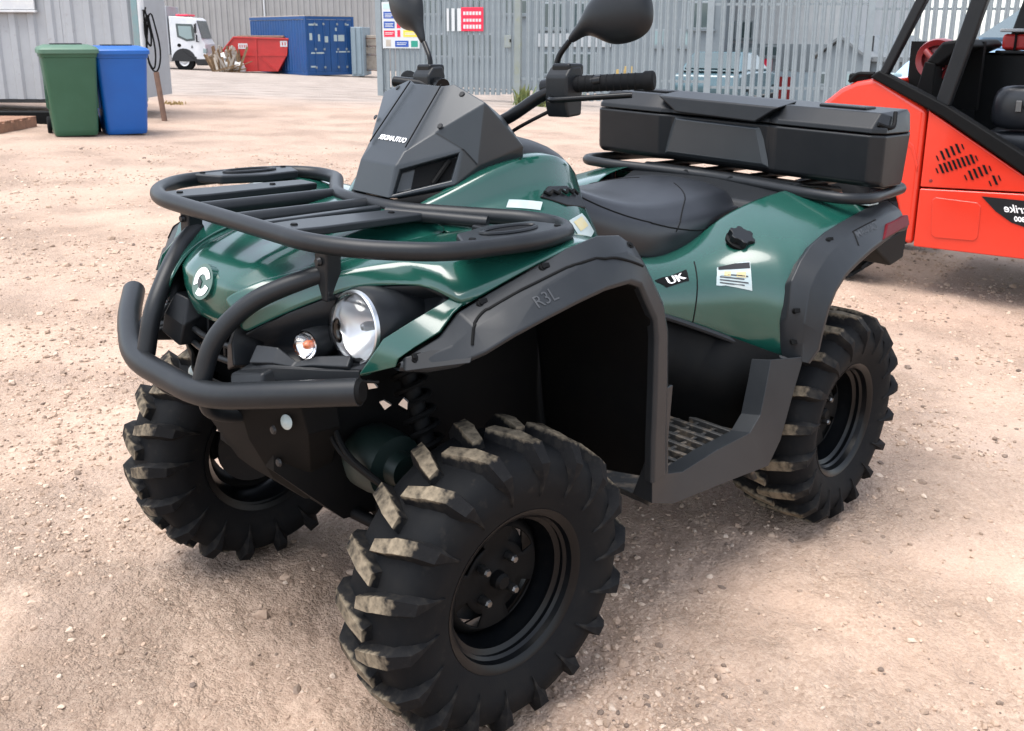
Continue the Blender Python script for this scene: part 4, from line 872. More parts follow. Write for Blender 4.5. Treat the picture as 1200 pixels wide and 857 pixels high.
    for k in range(4):
        y = 0.315+0.05*k
        box('footrest_bar', (-0.23, y*s-0.005, 0.336), (0.125, y*s+0.005, 0.350), 'mud_plastic', Q, 0.002)
    # dark inner engine cover and riser
    o = obj('engine_cover', loft_me([[my(p, s) for p in q] for q in ([(0.16, 0.225, 0.33), (0.16, 0.235, 0.66)], [(0.0, 0.235, 0.33), (0.0, 0.25, 0.66)], [(-0.175, 0.285, 0.335), (-0.17, 0.308, 0.625)], [(-0.265, 0.41, 0.336), (-0.268, 0.368, 0.578)], [(-0.325, 0.515, 0.345), (-0.350, 0.495, 0.535)])], ang=10), 'black', Q); solid(o, 0.006, 0)
    tube('panel_trim', [my(p, s) for p in ((-0.09, 0.292, 0.642), (-0.17, 0.318, 0.612), (-0.265, 0.372, 0.572), (-0.33, 0.436, 0.538), (-0.372, 0.515, 0.520))], 0.008, 'flare_plastic', Q, fil=0.05, sides=8)
    o = obj('mud_flap', raw([my(p, s) for p in ((-0.24, 0.50, 0.30), (-0.30, 0.50, 0.215), (-0.345, 0.43, 0.195), (-0.30, 0.42, 0.29))], [(0, 1, 2, 3)]), 'mud_plastic', Q); solid(o, 0.012)

# ---- rear rack and cargo box
rp = [(-1.10, -0.40), (-1.06, -0.455), (-0.76, -0.495), (-0.69, -0.455), (-0.685, -0.36), (-0.715, -0.22), (-0.745, 0.0), (-0.715, 0.22), (-0.685, 0.36), (-0.69, 0.455), (-0.76, 0.495), (-1.06, 0.455), (-1.10, 0.40)]
tube('rear_rack_loop', [(x, y, 0.893) for x, y in rp], 0.0155, 'tube', Q, closed=True, fil=0.06, sides=16)
for y in (-0.35, 0.33):
    tube('rear_rack_post', [(-0.70, y, 0.82), (-0.70, y, 0.885)], 0.013, 'plastic', Q, fil=0)
for y in (-0.25, -0.08, 0.08, 0.25):
    tube('rear_rack_rail', [(-0.72, y, 0.893), (-1.09, y, 0.893)], 0.012, 'tube', Q, fil=0)
for p, q in (((-0.86, 0.40, 0.872), (-0.93, 0.46, 0.880)), ((-0.80, 0.43, 0.866), (-0.86, 0.475, 0.872))):
    box('cable_tag', (min(p[0], q[0]), p[1], p[2]), (max(p[0], q[0]), q[1], q[2]), 'sticker_pale', Q, 0.002)
cb = bpy.data.objects.new('cargo_box', None); link(cb, Q)
def bsec(y, dx, zl, zu, fr_, tp, bk=-1.12, lift=0.0):
    return [(bk, y, zl), (-0.785-dx, y, zl), (-0.770-dx, y, zl+0.02), (fr_-dx, y, zu)]
ys = [(-0.495, 0.030), (-0.47, 0.004), (-0.30, 0.0), (-0.225, 0.0), (-0.195, 0.018), (0.0, 0.018), (0.150, 0.018), (0.185, 0.0), (0.30, 0.0), (0.465, 0.004), (0.495, 0.034)]
bs = []
for y, dx in ys:
    bx_ = -1.12 if abs(y) < 0.4 else (-1.02 if abs(y) < 0.48 else -0.94)
    bs.append([(bx_, y, 0.917), (-0.795-dx, y, 0.917), (-0.775-dx, y, 0.930), (-0.765-dx, y, 1.060), (bx_-0.01, y, 1.060)])
o = obj('box_body', loft_me(bs, True, True, 25), 'plastic', cb); bevel(o, 0.007, 3)
lsx = []
for y, dx in ys:
    c = 0.030 if abs(y) > 0.48 else 0.0
    bx_ = -1.12 if abs(y) < 0.4 else (-1.02 if abs(y) < 0.48 else -0.94)
    lsx.append([(bx_-0.008, y*0.998, 1.064), (-0.767-dx, y*0.998, 1.064), (-0.770-dx, y*0.998, 1.078), (-0.815-dx, y*(1 if not c else 0.975), 1.118-c*0.3), (-0.99 if not c else -0.90, y*(1 if not c else 0.96), 1.124-c*0.3), (bx_+0.01, y*(1 if not c else 0.975), 1.112-c*0.3)])
o = obj('box_lid', loft_me(lsx, True, True, 25), 'plastic', cb); bevel(o, 0.006, 3)
# handle wedge in the middle of the lid
o = obj('lid_handle', raw([(-0.762, -0.165, 1.070), (-0.762, 0.115, 1.064), (-0.770, 0.185, 1.112), (-0.770, -0.245, 1.116), (-0.86, -0.165, 1.066), (-0.86, 0.115, 1.060), (-0.88, 0.185, 1.128), (-0.88, -0.245, 1.130)], [(0, 1, 2, 3), (3, 2, 6, 7), (0, 3, 7, 4), (1, 5, 6, 2), (0, 4, 5, 1), (4, 7, 6, 5)], 20), 'plastic', cb); bevel(o, 0.006, 3)
o = obj('front_panel', raw([(-0.786, -0.185, 1.056), (-0.786, 0.125, 1.052), (-0.787, 0.165, 0.935), (-0.787, -0.215, 0.935), (-0.779, -0.17, 1.048), (-0.779, 0.11, 1.044), (-0.779, 0.145, 0.945), (-0.779, -0.195, 0.945)], [(0, 1, 5, 4), (1, 2, 6, 5), (2, 3, 7, 6), (3, 0, 4, 7), (4, 5, 6, 7)], 20), 'pod_plastic', cb); bevel(o, 0.003)
for y in (-0.43, 0.43):
    tube('lid_cord', [(-0.79, y*1.10, 1.09), (-0.83, y*1.165, 1.075), (-0.86, y*1.13, 1.12)], 0.006, 'black', cb, fil=0.03, sides=8)
for y in (-0.34, 0.33): box('lid_latch', (-0.93, y-0.07, 1.119), (-0.86, y+0.07, 1.128), 'plastic', cb, 0.004)

# ================================================================== the yard behind
mat('clad_grey', (0.33, 0.345, 0.36), 0.45, var=[(1.5, (0.28, 0.29, 0.30), 0.4, 0.7), (14, (0.22, 0.205, 0.19), 0.60, 0.88)], bump=(30, 0.05, 0.003))
mat('clad_beige', (0.30, 0.29, 0.28), 0.55, var=[(0.8, (0.26, 0.25, 0.24), 0.4, 0.7), (5, (0.22, 0.205, 0.19), 0.62, 0.9)])
mat('trim_teal', (0.16, 0.26, 0.27), 0.5, var=(8, (0.2, 0.25, 0.25), 0.4, 0.7))
mat('pvc_white', (0.50, 0.51, 0.52), 0.4, var=(9, (0.6, 0.6, 0.58), 0.45, 0.75))
mat('galv', (0.235, 0.27, 0.285), 0.5, metal=0.15, var=[(3, (0.20, 0.23, 0.245), 0.4, 0.7), (25, (0.27, 0.295, 0.30), 0.55, 0.8)], bump=(60, 0.1, 0.002))
mat('galv_mossy', (0.22, 0.245, 0.24), 0.5, var=[(3, (0.19, 0.215, 0.195), 0.4, 0.65), (7, (0.22, 0.235, 0.155), 0.5, 0.75)])
mat('bin_green', (0.016, 0.075, 0.038), 0.45, var=(3, (0.022, 0.088, 0.048), 0.4, 0.7), bump=(200, 0.05, 0.001))
mat('bin_green_lid', (0.055, 0.125, 0.08), 0.5, var=(5, (0.07, 0.14, 0.095), 0.4, 0.7))
mat('bin_blue', (0.0, 0.078, 0.32), 0.4, var=(3, (0.0, 0.088, 0.35), 0.4, 0.7), bump=(200, 0.05, 0.001))
mat('wood', (0.20, 0.125, 0.065), 0.8, var=(12, (0.12, 0.075, 0.04), 0.4, 0.7), bump=(50, 0.3, 0.003))
mat('wood_red', (0.30, 0.16, 0.10), 0.8, var=(12, (0.2, 0.11, 0.07), 0.4, 0.7))
mat('truck_white', (0.55, 0.57, 0.59), 0.3, coat=0.3, var=(2, (0.68, 0.69, 0.7), 0.4, 0.7))
mat('glass_dark', (0.05, 0.075, 0.08), 0.08, spec=0.8)
mat('glass_pale', (0.22, 0.30, 0.31), 0.1, spec=0.8)
mat('skip_red', (0.46, 0.022, 0.02), 0.45, var=[(2, (0.38, 0.02, 0.018), 0.4, 0.7), (9, (0.22, 0.04, 0.025), 0.60, 0.85)])
mat('cont_blue', (0.006, 0.060, 0.20), 0.45, var=[(2, (0.008, 0.055, 0.17), 0.4, 0.7), (9, (0.07, 0.075, 0.10), 0.62, 0.85)])
mat('cont_pale', (0.22, 0.28, 0.32), 0.5, var=(2, (0.19, 0.25, 0.285), 0.4, 0.7))
mat('bag_white', (0.7, 0.7, 0.69), 0.6, var=(6, (0.5, 0.5, 0.5), 0.45, 0.7))
mat('pallet_pale', (0.42, 0.37, 0.31), 0.8, var=(6, (0.3, 0.26, 0.22), 0.4, 0.7))
mat('sign_white', (0.55, 0.57, 0.57), 0.4); mat('sign_blue', (0.015, 0.07, 0.33), 0.4); mat('sign_red', (0.68, 0.02, 0.06), 0.4)
mat('sign_yellow', (0.72, 0.56, 0.06), 0.4); mat('sign_green', (0.02, 0.25, 0.18), 0.4); mat('sign_teal', (0.45, 0.66, 0.62), 0.4); mat('sign_orange', (0.62, 0.14, 0.07), 0.4)
mat('utv_red', (0.60, 0.030, 0.012), 0.26, coat=0.5, var=[(1.5, (0.54, 0.026, 0.011), 0.4, 0.7), (7, (0.42, 0.06, 0.035), 0.64, 0.95)])
mat('block_render', (0.15, 0.175, 0.19), 0.7, var=[(0.6, (0.12, 0.145, 0.16), 0.4, 0.7), (6, (0.11, 0.125, 0.135), 0.6, 0.85)])
mat('render_white', (0.34, 0.36, 0.37), 0.7, var=(0.8, (0.28, 0.30, 0.31), 0.4, 0.7))
mat('roof_slate', (0.10, 0.115, 0.125), 0.6, var=(2, (0.14, 0.15, 0.155), 0.4, 0.7))
mat('ply_yellow', (0.50, 0.36, 0.13), 0.7, var=(4, (0.40, 0.28, 0.10), 0.4, 0.7))
mat('car_blue', (0.30, 0.44, 0.60), 0.25, coat=0.6, var=(2, (0.27, 0.41, 0.57), 0.4, 0.7))
mat('car_teal', (0.05, 0.10, 0.12), 0.25, coat=0.5, var=(2, (0.06, 0.11, 0.13), 0.4, 0.7))
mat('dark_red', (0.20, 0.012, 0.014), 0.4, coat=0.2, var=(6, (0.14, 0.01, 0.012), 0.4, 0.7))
mat('rust', (0.16, 0.09, 0.06), 0.85, var=(9, (0.10, 0.06, 0.045), 0.4, 0.7))
mat('weeds', (0.09, 0.13, 0.035), 0.8, var=(9, (0.20, 0.18, 0.06), 0.4, 0.7))
mat('straw', (0.42, 0.31, 0.14), 0.9, var=(9, (0.30, 0.22, 0.10), 0.4, 0.7))

def corr_me(width, z0, z1, period=0.2, depth=0.03, n=None, x0=0.0):
    """one vertical trapezoid-ribbed sheet in the xz plane, facing +y"""
    v = []; xs = []
    k = max(1, round(width/period)); p = width/k
    for i in range(k):
        for f, d_ in ((0.0, 0), (0.30, 0), (0.42, 1), (0.72, 1), (0.84, 0)): xs.append((x0+(i+f)*p, d_*depth))
    xs.append((x0+width, 0))
    for x, y in xs: v += [(x, y, z0), (x, y, z1)]
    v += [(x0+width, -0.02, z0), (x0+width, -0.02, z1), (x0, -0.02, z0), (x0, -0.02, z1)]
    m = len(xs)+2
    return raw(v, [(2*i, 2*i+1, 2*((i+1) % m)+1, 2*((i+1) % m)) for i in range(m)], 20)

AL = math.atan2(-0.715, 0.698)     # yaw whose +x runs to the viewer's left and whose +y faces the viewer
def gz(x, y): return float(ground_z(x, y, False))

# ---- grey steel cabin behind the bins
c0 = (-4.33, -11.22)
cabn = thing('steel_cabin', 'pale grey corrugated steel cabin raised on blocks behind the wheelie bins', 'cabin', (c0[0], c0[1], 0), AL)
for k in range(5):
    o = obj('cladding_sheet', corr_me(0.996, 0.245+0.004*(k % 2), 2.60, 0.249, 0.032, x0=k*1.0), 'clad_grey', cabn)
box('cabin_body', (0.012, -1.15, 0.26), (4.99, -0.03, 2.58), 'clad_grey', cabn)
box('cabin_roof', (-0.06, -1.2, 2.60), (5.06, 0.10, 2.70), 'roof_slate', cabn, 0.01)
box('corner_trim', (-0.035, -0.05, 0.22), (0.05, 0.05, 2.60), 'trim_teal', cabn, 0.008)
box('window_panel', (1.30, 0.036, 1.40), (3.4, 0.075, 2.3), 'pvc_white', cabn, 0.01)
box('window_sill', (1.28, 0.036, 1.365), (3.42, 0.10, 1.395), 'pvc_white', cabn, 0.006)
box('base_rail', (0.03, -0.10, 0.20), (4.97, 0.02, 0.243), 'dark_steel', cabn)
for x in (1.05, 2.9, 4.6): box('support_block', (x, -0.30, -0.02), (x+0.22, -0.02, 0.198), 'wood', cabn, 0.01)
tube('downpipe', [(-0.075, 0.05, 0.75), (-0.09, 0.05, 2.55)], 0.042, 'pvc_white', cabn, fil=0, sides=16)
pp = thing('leaning_pole', 'brown weathered pole leaning against the cabin corner beside the blue bin', 'pole', (-4.36, -10.98, 0), AL)
tube('pole_shaft', [(-0.14, 0.10, -0.01), (-0.06, 0.03, 0.62)], 0.035, 'rust', pp, fil=0, sides=14)
cb2 = thing('cable_coil', 'loop of black cable hanging on the cabin corner above the blue bin', 'cable', (-4.36, -11.13, 0), AL)
def loopp(cx, w_, z0, z1, y, n=24, ph=0.0): return [(cx+w_*math.sin(2*math.pi*k/n+ph)*(0.45+0.55*(0.5-0.5*math.cos(2*math.pi*k/n))), y+0.01*math.sin(k), z1+(z0-z1)*(0.5-0.5*math.cos(2*math.pi*k/n))) for k in range(n)]
tube('cable_loop', loopp(-0.14, 0.11, 0.62, 1.36, 0.08), 0.011, 'black', cb2, closed=True, fil=0, sides=8)
tube('cable_loop', loopp(-0.11, 0.07, 0.66, 1.34, 0.10, ph=0.2), 0.011, 'black', cb2, closed=True, fil=0, sides=8)
tube('cable_loop', loopp(-0.09, 0.05, 0.95, 1.40, 0.11, ph=0.5), 0.012, 'black', cb2, closed=True, fil=0, sides=8)
tube('cable_hook', [(-0.02, 0.02, 1.40), (-0.09, 0.12, 1.40), (-0.10, 0.12, 1.44)], 0.012, 'dark_steel', cb2, fil=0.02, sides=8)

# dark beam, block and pallet under the cabin edge
bm_ = thing('timber_beam', 'dark timber beam lying under the edge of the steel cabin', 'beam', (-3.20, -10.62, 0), AL)
box('beam_body', (0.06, -0.12, 0.0), (2.6, 0.06, 0.165), 'black', bm_, 0.012)
box('beam_end', (-0.02, -0.13, 0.0), (0.055, 0.07, 0.18), 'wood', bm_, 0.008)
pa = thing('wooden_pallet', 'reddish wooden pallet at the left edge of the photo near the green bin', 'pallet', (-2.10, -10.05, 0), AL)
for k in range(5): box('pallet_board', (0.0, -0.02-0.20*k, 0.105), (1.1, 0.12-0.20*k, 0.127), 'wood_red', pa, 0.004)
for x in (0.0, 0.5, 1.0): box('pallet_bearer', (x, -0.82, 0.0), (x+0.1, 0.12, 0.104), 'wood_red', pa, 0.004)

# ---- wheelie bins (local +x = front of the bin)
def wheelie_bin(loc, yaw_, body, lid, label):
    t = thing('wheelie_bin', label, 'wheelie bin', (loc[0], loc[1], gz(*loc)), yaw_, 'wheelie bins by the cabin')
    def sec(z, x0, x1, hw, r_):
        pts = []
        for cx, cy, a0 in ((x1-r_, hw-r_, 0), (x0+r_, hw-r_, 90), (x0+r_, -hw+r_, 180), (x1-r_, -hw+r_, 270)):
            for k in range(4): pts.append((cx+r_*math.cos(R(a0+30*k)), cy+r_*math.sin(R(a0+30*k)), z))
        return pts
    S = [sec(0.012, -0.20, 0.25, 0.21, 0.04), sec(0.03, -0.215, 0.262, 0.22, 0.05), sec(0.08, -0.22, 0.27, 0.225, 0.05), sec(0.85, -0.295, 0.345, 0.272, 0.05), sec(0.855, -0.305, 0.355, 0.282, 0.05), sec(0.905, -0.312, 0.362, 0.288, 0.05)]
    obj('bin_body', loft_me(S, True, True, 40), body, t)
    L = [sec(0.895, -0.335, 0.385, 0.302, 0.05), sec(0.935, -0.335, 0.385, 0.302, 0.05), sec(0.962, -0.31, 0.36, 0.28, 0.05), sec(0.985, -0.26, 0.20, 0.22, 0.05), sec(0.985, -0.25, 0.18, 0.20, 0.05)]
    obj('bin_lid', loft_me(L, True, True, 40), lid, t)
    box('lid_grip', (-0.10, -0.16, 0.985), (0.10, 0.16, 0.998), 'dark_steel', t, 0.004)
    tube('handle', [(-0.33, -0.23, 0.90), (-0.40, -0.23, 0.935), (-0.40, 0.23, 0.935), (-0.33, 0.23, 0.90)], 0.016, lid, t, fil=0.03, sides=10)
    for y in (-0.2, 0.2): box('hinge_lug', (-0.37, y-0.02, 0.84), (-0.30, y+0.02, 0.93), lid, t, 0.006)
    for y in (-0.245, 0.245):
        w_ = obj('bin_wheel', lathe_me([(0.0001, -0.022), (0.085, -0.022), (0.098, -0.014), (0.098, 0.014), (0.085, 0.022), (0.0001, 0.022)], 24), 'rubber', t); w_.location = (-0.235, y, 0.098)
    for y in (-1, 1):
        for x in (-0.12, 0.16): box('side_rib', (x-0.012, y*0.252-0.008, 0.30), (x+0.012, y*0.252+0.006, 0.80), body, t, 0.004)
    return t
wheelie_bin((-2.72, -9.60), R(72), 'bin_green', 'bin_green_lid', 'green wheelie bin with pale green lid standing against the grey cabin')
wheelie_bin((-3.26, -9.55), R(74), 'bin_blue', 'bin_blue', 'bright blue wheelie bin with a blue lid beside the green one')

# ---- far warehouse
wl0 = (-39.2, -38.2)
wh = thing('warehouse', 'long beige warehouse clad in vertical ribbed sheets across the far yard', 'warehouse', (wl0[0], wl0[1], -1.0), math.atan2(-8.0, 7.8))
for k in range(30):
    o = obj('cladding_sheet', corr_me(0.995, 0.35, 7.0, 0.332, 0.05, x0=float(k)), 'clad_beige', wh)
box('warehouse_plinth', (0, -0.3, -0.3), (30, 0.06, 0.345), 'block_render', wh)
box('warehouse_body', (0.02, -12, 0), (29.98, -0.03, 6.98), 'clad_beige', wh)
box('warehouse_roof', (-0.3, -12.3, 7.02), (30.3, 0.3, 7.3), 'roof_slate', wh)
for x in (5.0, 14.0, 22.6): tube('rain_pipe', [(x, 0.1, 0.2), (x, 0.1, 6.9)], 0.05, 'pvc_white', wh, fil=0, sides=10)

# ---- white truck cab (local +x = forward, +y = away)
tl = (-22.0, -41.75)
tk = thing('truck', 'white lorry cab with red beacon bar half hidden behind the steel cabin', 'lorry', (tl[0], tl[1], -0.90), math.atan2(0.715, -0.698)+R(4))
cabo = [(-1.55, 0.55), (-0.95, 0.55), (-0.95, 0.50), (0.0, 0.50), (0.06, 0.75), (0.04, 1.18), (-0.12, 1.45), (-0.30, 2.28), (-0.45, 2.40), (-1.55, 2.46)]
def side_prism(name, outline, y0, y1, m, parent, bev=0.0):
    me = prism_me(outline, (0, y0, 0), (1, 0, 0), (0, 0, 1), y1-y0); o = obj(name, me, m, parent)
    if bev: bevel(o, bev)
    return o
side_prism('cab_body', cabo, 0.0, 2.1, 'truck_white', tk, 0.03)
side_prism('side_window', [(-1.22, 1.52), (-0.80, 1.32), (-0.42, 1.36), (-0.40, 1.75), (-0.48, 2.10), (-1.25, 2.12)], -0.012, 0.02, 'glass_dark', tk)
side_prism('window_glass', [(-1.12, 1.58), (-0.78, 1.42), (-0.52, 1.45), (-0.56, 2.00), (-1.15, 2.02)], -0.020, -0.012, 'glass_pale', tk)
side_prism('front_window', [(-0.10, 1.45), (-0.085, 1.46), (-0.27, 2.25), (-0.285, 2.24)], 0.10, 2.0, 'glass_dark', tk)
side_prism('wheel_arch', [(-1.48, 0.45)]+[(-0.98+0.56*math.cos(a), 0.42+0.58*math.sin(a)) for a in [math.pi*(1-k/12) for k in range(13)]]+[(-0.40, 0.45), (-0.5, 0.42), (-0.98, 0.40)], -0.02, 0.3, 'dark_steel', tk)
box('bumper', (-0.42, -0.03, 0.22), (0.12, 2.13, 0.52), 'dark_steel', tk, 0.04)
box('step', (-0.48, -0.03, 0.30), (-0.40, 0.3, 0.62), 'dark_steel', tk, 0.02)
tw = obj('truck_wheel', lathe_me([(0.0001, -0.05), (0.12, -0.05), (0.16, 0.02), (0.24, 0.0), (0.26, -0.03), (0.44, -0.03), (0.47, 0.02), (0.47, 0.25), (0.0001, 0.25)], 36), 'rubber', tk); tw.location = (-0.98, 0.05, 0.42)
tr = obj('wheel_rim', lathe_me([(0.0001, -0.06), (0.10, -0.06), (0.15, -0.03), (0.2, -0.04), (0.23, -0.065), (0.235, -0.03)], 30), 'pvc_white', tk); tr.location = (-0.98, 0.05, 0.42)
box('beacon_bar', (-1.3, 0.3, 2.46), (-0.75, 1.8, 2.55), 'sign_red', tk, 0.03)
box('door_mirror', (-0.36, -0.30, 1.70), (-0.28, -0.10, 2.10), 'dark_steel', tk, 0.02); box('door_mirror', (-0.32, -0.26, 1.30), (-0.26, -0.10, 1.62), 'dark_steel', tk, 0.02)
tube('mirror_arm', [(-0.30, 0.0, 2.12), (-0.31, -0.18, 2.12), (-0.31, -0.18, 1.3), (-0.24, 0.0, 1.3)], 0.02, 'dark_steel', tk, fil=0.05, sides=8)
side_prism('filler_cap', [(-1.16+0.09*math.cos(2*math.pi*k/16), 1.14+0.08*math.sin(2*math.pi*k/16)) for k in range(16)], -0.012, 0.0, 'black', tk)
o = side_prism('door_badge', [(-0.62, 1.02), (-0.52, 1.02), (-0.57, 1.16)], -0.010, 0.0, 'dark_steel', tk)
box('headlamp', (-0.08, -0.01, 0.78), (0.075, 0.35, 1.0), 'glass_pale', tk, 0.02)
box('truck_body', (-6.0, 0.0, 0.7), (-1.62, 2.2, 2.9), 'clad_grey', tk, 0.02)

# ---- red skip, timber heap, white sacks
sk = thing('waste_skip', 'red steel waste skip with white panels of lettering standing before the blue container', 'skip', (-22.05, -40.35, -0.88), math.atan2(0.715, -0.698)+R(3))
def skip_loft():
    o_ = [(0.62, 0.0), (2.45, 0.0), (3.05, 0.62), (3.12, 1.38), (0.55, 1.52), (0.18, 0.95)]
    return o_
side_prism('skip_shell', [(0.75, 0.0), (2.55, 0.0), (3.02, 0.78), (3.10, 1.45), (0.62, 1.52), (-0.02, 0.82)], 0.0, 1.7, 'skip_red', sk, 0.02)
side_prism('skip_rim', [(0.60, 1.50), (3.12, 1.43), (3.13, 1.50), (0.60, 1.57)], -0.05, 1.75, 'skip_red', sk, 0.01)
side_prism('skip_rim', [(-0.06, 0.82), (0.0, 0.80), (0.64, 1.52), (0.60, 1.57)], -0.05, 1.75, 'skip_red', sk, 0.01)
side_prism('skip_fold', [(0.80, 0.70), (3.0, 0.70), (3.0, 0.76), (0.85, 0.76)], -0.03, 0.0, 'skip_red', sk)
side_prism('skip_rib', [(1.55, 0.02), (1.63, 0.02), (1.66, 1.46), (1.58, 1.46)], -0.04, 0.0, 'skip_red', sk)
side_prism('skip_rib', [(2.40, 0.05), (2.46, 0.05), (1.75, 0.70), (1.69, 0.70)], -0.045, 0.0, 'skip_red', sk)
side_prism('lettering_panel', [(0.80, 1.02), (1.22, 1.02), (1.22, 1.26), (0.80, 1.26)], -0.012, 0.0, 'sign_white', sk)
side_prism('lettering_panel', [(2.72, 1.12), (3.04, 1.12), (3.04, 1.38), (2.72, 1.38)], -0.012, 0.0, 'sign_white', sk)
for x, z in ((0.86, 1.07), (0.96, 1.07), (1.06, 1.07), (1.14, 1.07)): side_prism('letter_mark', [(x, z), (x+0.04, z), (x+0.04, z+0.13), (x, z+0.13)], -0.018, -0.012, 'skip_red', sk)
for x in (2.80, 2.92): side_prism('letter_mark', [(x, 1.18), (x+0.05, 1.18), (x+0.05, 1.32), (x, 1.32)], -0.018, -0.012, 'skip_red', sk)
box('skip_load', (0.7, 0.1, 1.35), (2.9, 1.6, 1.62), 'rust', sk, 0.08)

wp = thing('timber_heap', 'heap of old brown timber stacked upright beside the red skip', 'timber heap', (-22.15, -39.60, -0.88), math.atan2(0.715, -0.698))
for k in range(64):
    x = -0.75+1.15*random.random(); h = 0.6+0.65*random.random(); tx = random.uniform(-0.55, 0.45); y = random.uniform(-0.6, 0.3)
    o = obj('plank', box_me((-0.05, -0.02, 0), (0.05, 0.02, h)), 'wood' if k % 3 else 'pallet_pale', wp); o.location = (x, y, 0.0); o.rotation_euler = (random.uniform(-0.25, 0.1), tx, random.uniform(0, 1.5))
for k in range(8):
    o = obj('plank', box_me((-0.6, -0.05, 0), (0.6, 0.05, 0.03)), 'wood', wp); o.location = (random.uniform(-0.3, 0.6), random.uniform(-0.9, -0.3), 0.02+0.04*k); o.rotation_euler = (random.uniform(-0.1, 0.1), random.uniform(-0.35, 0.2), random.uniform(-0.6, 0.6))
def sack(loc, sx, sy, sz, label):
    bm = bmesh.new(); bmesh.ops.create_icosphere(bm, subdivisions=3, radius=1.0)
    sd = random.random()*50
    for v in bm.verts:
        c = v.co; n1 = math.sin(c.x*3+sd)*math.cos(c.y*4+sd)+math.sin(c.z*5+c.x*2+sd)*0.7+0.4*math.sin(c.x*11+c.y*9+sd)
        k = 1+0.10*n1; v.co = Vector((c.x*sx*k, c.y*sy*k, max(c.z, -0.55)*sz*k+0.55*sz))
    me = bpy.data.meshes.new('sack'); bm.to_mesh(me); bm.free(); shade(me, 180)
    o = obj('refuse_sack', me, 'bag_white'); o.location = loc; tag(o, label, 'sack', 'white sacks by the skip'); return o
_sx = [((-22.30, -39.55, -0.88), 0.42, 0.35, 0.34, 'white refuse sack at the right end of the row before the skip'), ((-21.95, -39.75, -0.88), 0.38, 0.34, 0.52, 'tallest white refuse sack in the middle of the row before the skip'),
       ((-21.75, -39.95, -0.88), 0.36, 0.33, 0.28, 'white refuse sack next to the timber heap'), ((-21.95, -39.80, -0.40), 0.42, 0.30, 0.26, 'white refuse sack lying on top of the other sacks by the skip')]
for a in _sx: sack(*a)

# ---- blue shipping container: long side to the left, doors to the right
ct = thing('shipping_container', 'dark blue shipping container with white stencilled marks on its doors behind the red skip', 'container', (-24.10, -36.50, -0.85), math.atan2(0.715, -0.698)+R(38))
# local +x along the doors (viewer's right), +y back along the length
def corr_side(n, x0, y0, y1, z0, z1, dep):
    v = []; k = int((y1-y0)/0.28); p = (y1-y0)/k; prof = []
    for i in range(k):
        for f, d_ in ((0, 0), (0.25, 0), (0.4, 1), (0.75, 1), (0.9, 0)): prof.append((y0+(i+f)*p, d_*dep))
    prof.append((y1, 0))
    for y, d_ in prof: v += [(x0+d_, y, z0), (x0+d_, y, z1)]
    m = len(prof); v += [(x0+0.08, y1, z0), (x0+0.08, y1, z1), (x0+0.08, y0, z0), (x0+0.08, y0, z1)]; m += 2
    return raw(v, [(2*i, 2*i+1, 2*((i+1) % m)+1, 2*((i+1) % m)) for i in range(m)], 20)
obj('side_wall', corr_side(0, 0.0, 0.06, 5.95, 0.15, 2.42, 0.04), 'cont_blue', ct)
box('container_body', (0.09, 0.06, 0.12), (2.42, 6.0, 2.44), 'cont_blue', ct)
for x in (0.0, 2.36): box('corner_post', (x, 0.0, 0.0), (x+0.10, 0.10, 2.59), 'cont_blue', ct, 0.01)
box('top_rail', (-0.01, 0.1, 2.45), (0.09, 6.0, 2.58), 'cont_blue', ct, 0.01); box('bottom_rail', (-0.01, 0.1, 0.0), (0.09, 6.0, 0.14), 'cont_blue', ct, 0.01)
box('door_header', (0.10, 0.0, 2.45), (2.36, 0.10, 2.58), 'cont_blue', ct, 0.01); box('door_sill', (0.10, 0.0, 0.0), (2.36, 0.10, 0.14), 'cont_blue', ct, 0.01)
box('container_roof', (0.0, 0.0, 2.585), (2.46, 6.0, 2.62), 'pallet_pale', ct)
for k in range(2):
    d_ = box('door', (0.11+1.13*k, 0.02, 0.15), (1.22+1.13*k, 0.055, 2.44), 'cont_blue', ct, 0.006)
    for x in (0.36, 0.80):
        tube('lock_rod', [(0.11+1.13*k+x, 0.0, 0.12), (0.11+1.13*k+x, 0.0, 2.48)], 0.022, 'cont_blue', ct, fil=0, sides=8)
        for z in (0.3, 1.1, 2.2): box('rod_bracket', (0.07+1.13*k+x, -0.03, z), (0.15+1.13*k+x, 0.02, z+0.10), 'galv', ct, 0.005)
for x0, x1, z0, z1 in ((0.20, 0.33, 1.55, 1.85), (0.62, 0.72, 1.50, 1.80), (0.18, 0.62, 2.18, 2.26), (0.95, 1.12, 1.45, 1.72), (1.42, 1.95, 1.50, 1.78), (1.50, 1.60, 1.95, 2.10), (2.05, 2.20, 2.20, 2.26), (0.25, 0.9, 0.95, 1.02), (1.50, 2.2, 1.0, 1.06), (0.2, 0.5, 0.35, 0.42)):
    box('stencil_mark', (x0, 0.012, z0), (x1, 0.019, z1), 'sticker_pale', ct)

ct2 = thing('pale_container', 'pale blue grey container end just right of the dark blue one', 'container', (-26.2, -36.0, -0.85), math.atan2(0.715, -0.698))
box('container_body', (0.0, 0.05, 0.0), (0.56, 2.5, 2.2), 'cont_pale', ct2, 0.02)
for k in range(2): box('container_rib', (0.07+0.25*k, 0.0, 0.08), (0.22+0.25*k, 0.06, 2.18), 'cont_pale', ct2, 0.01)

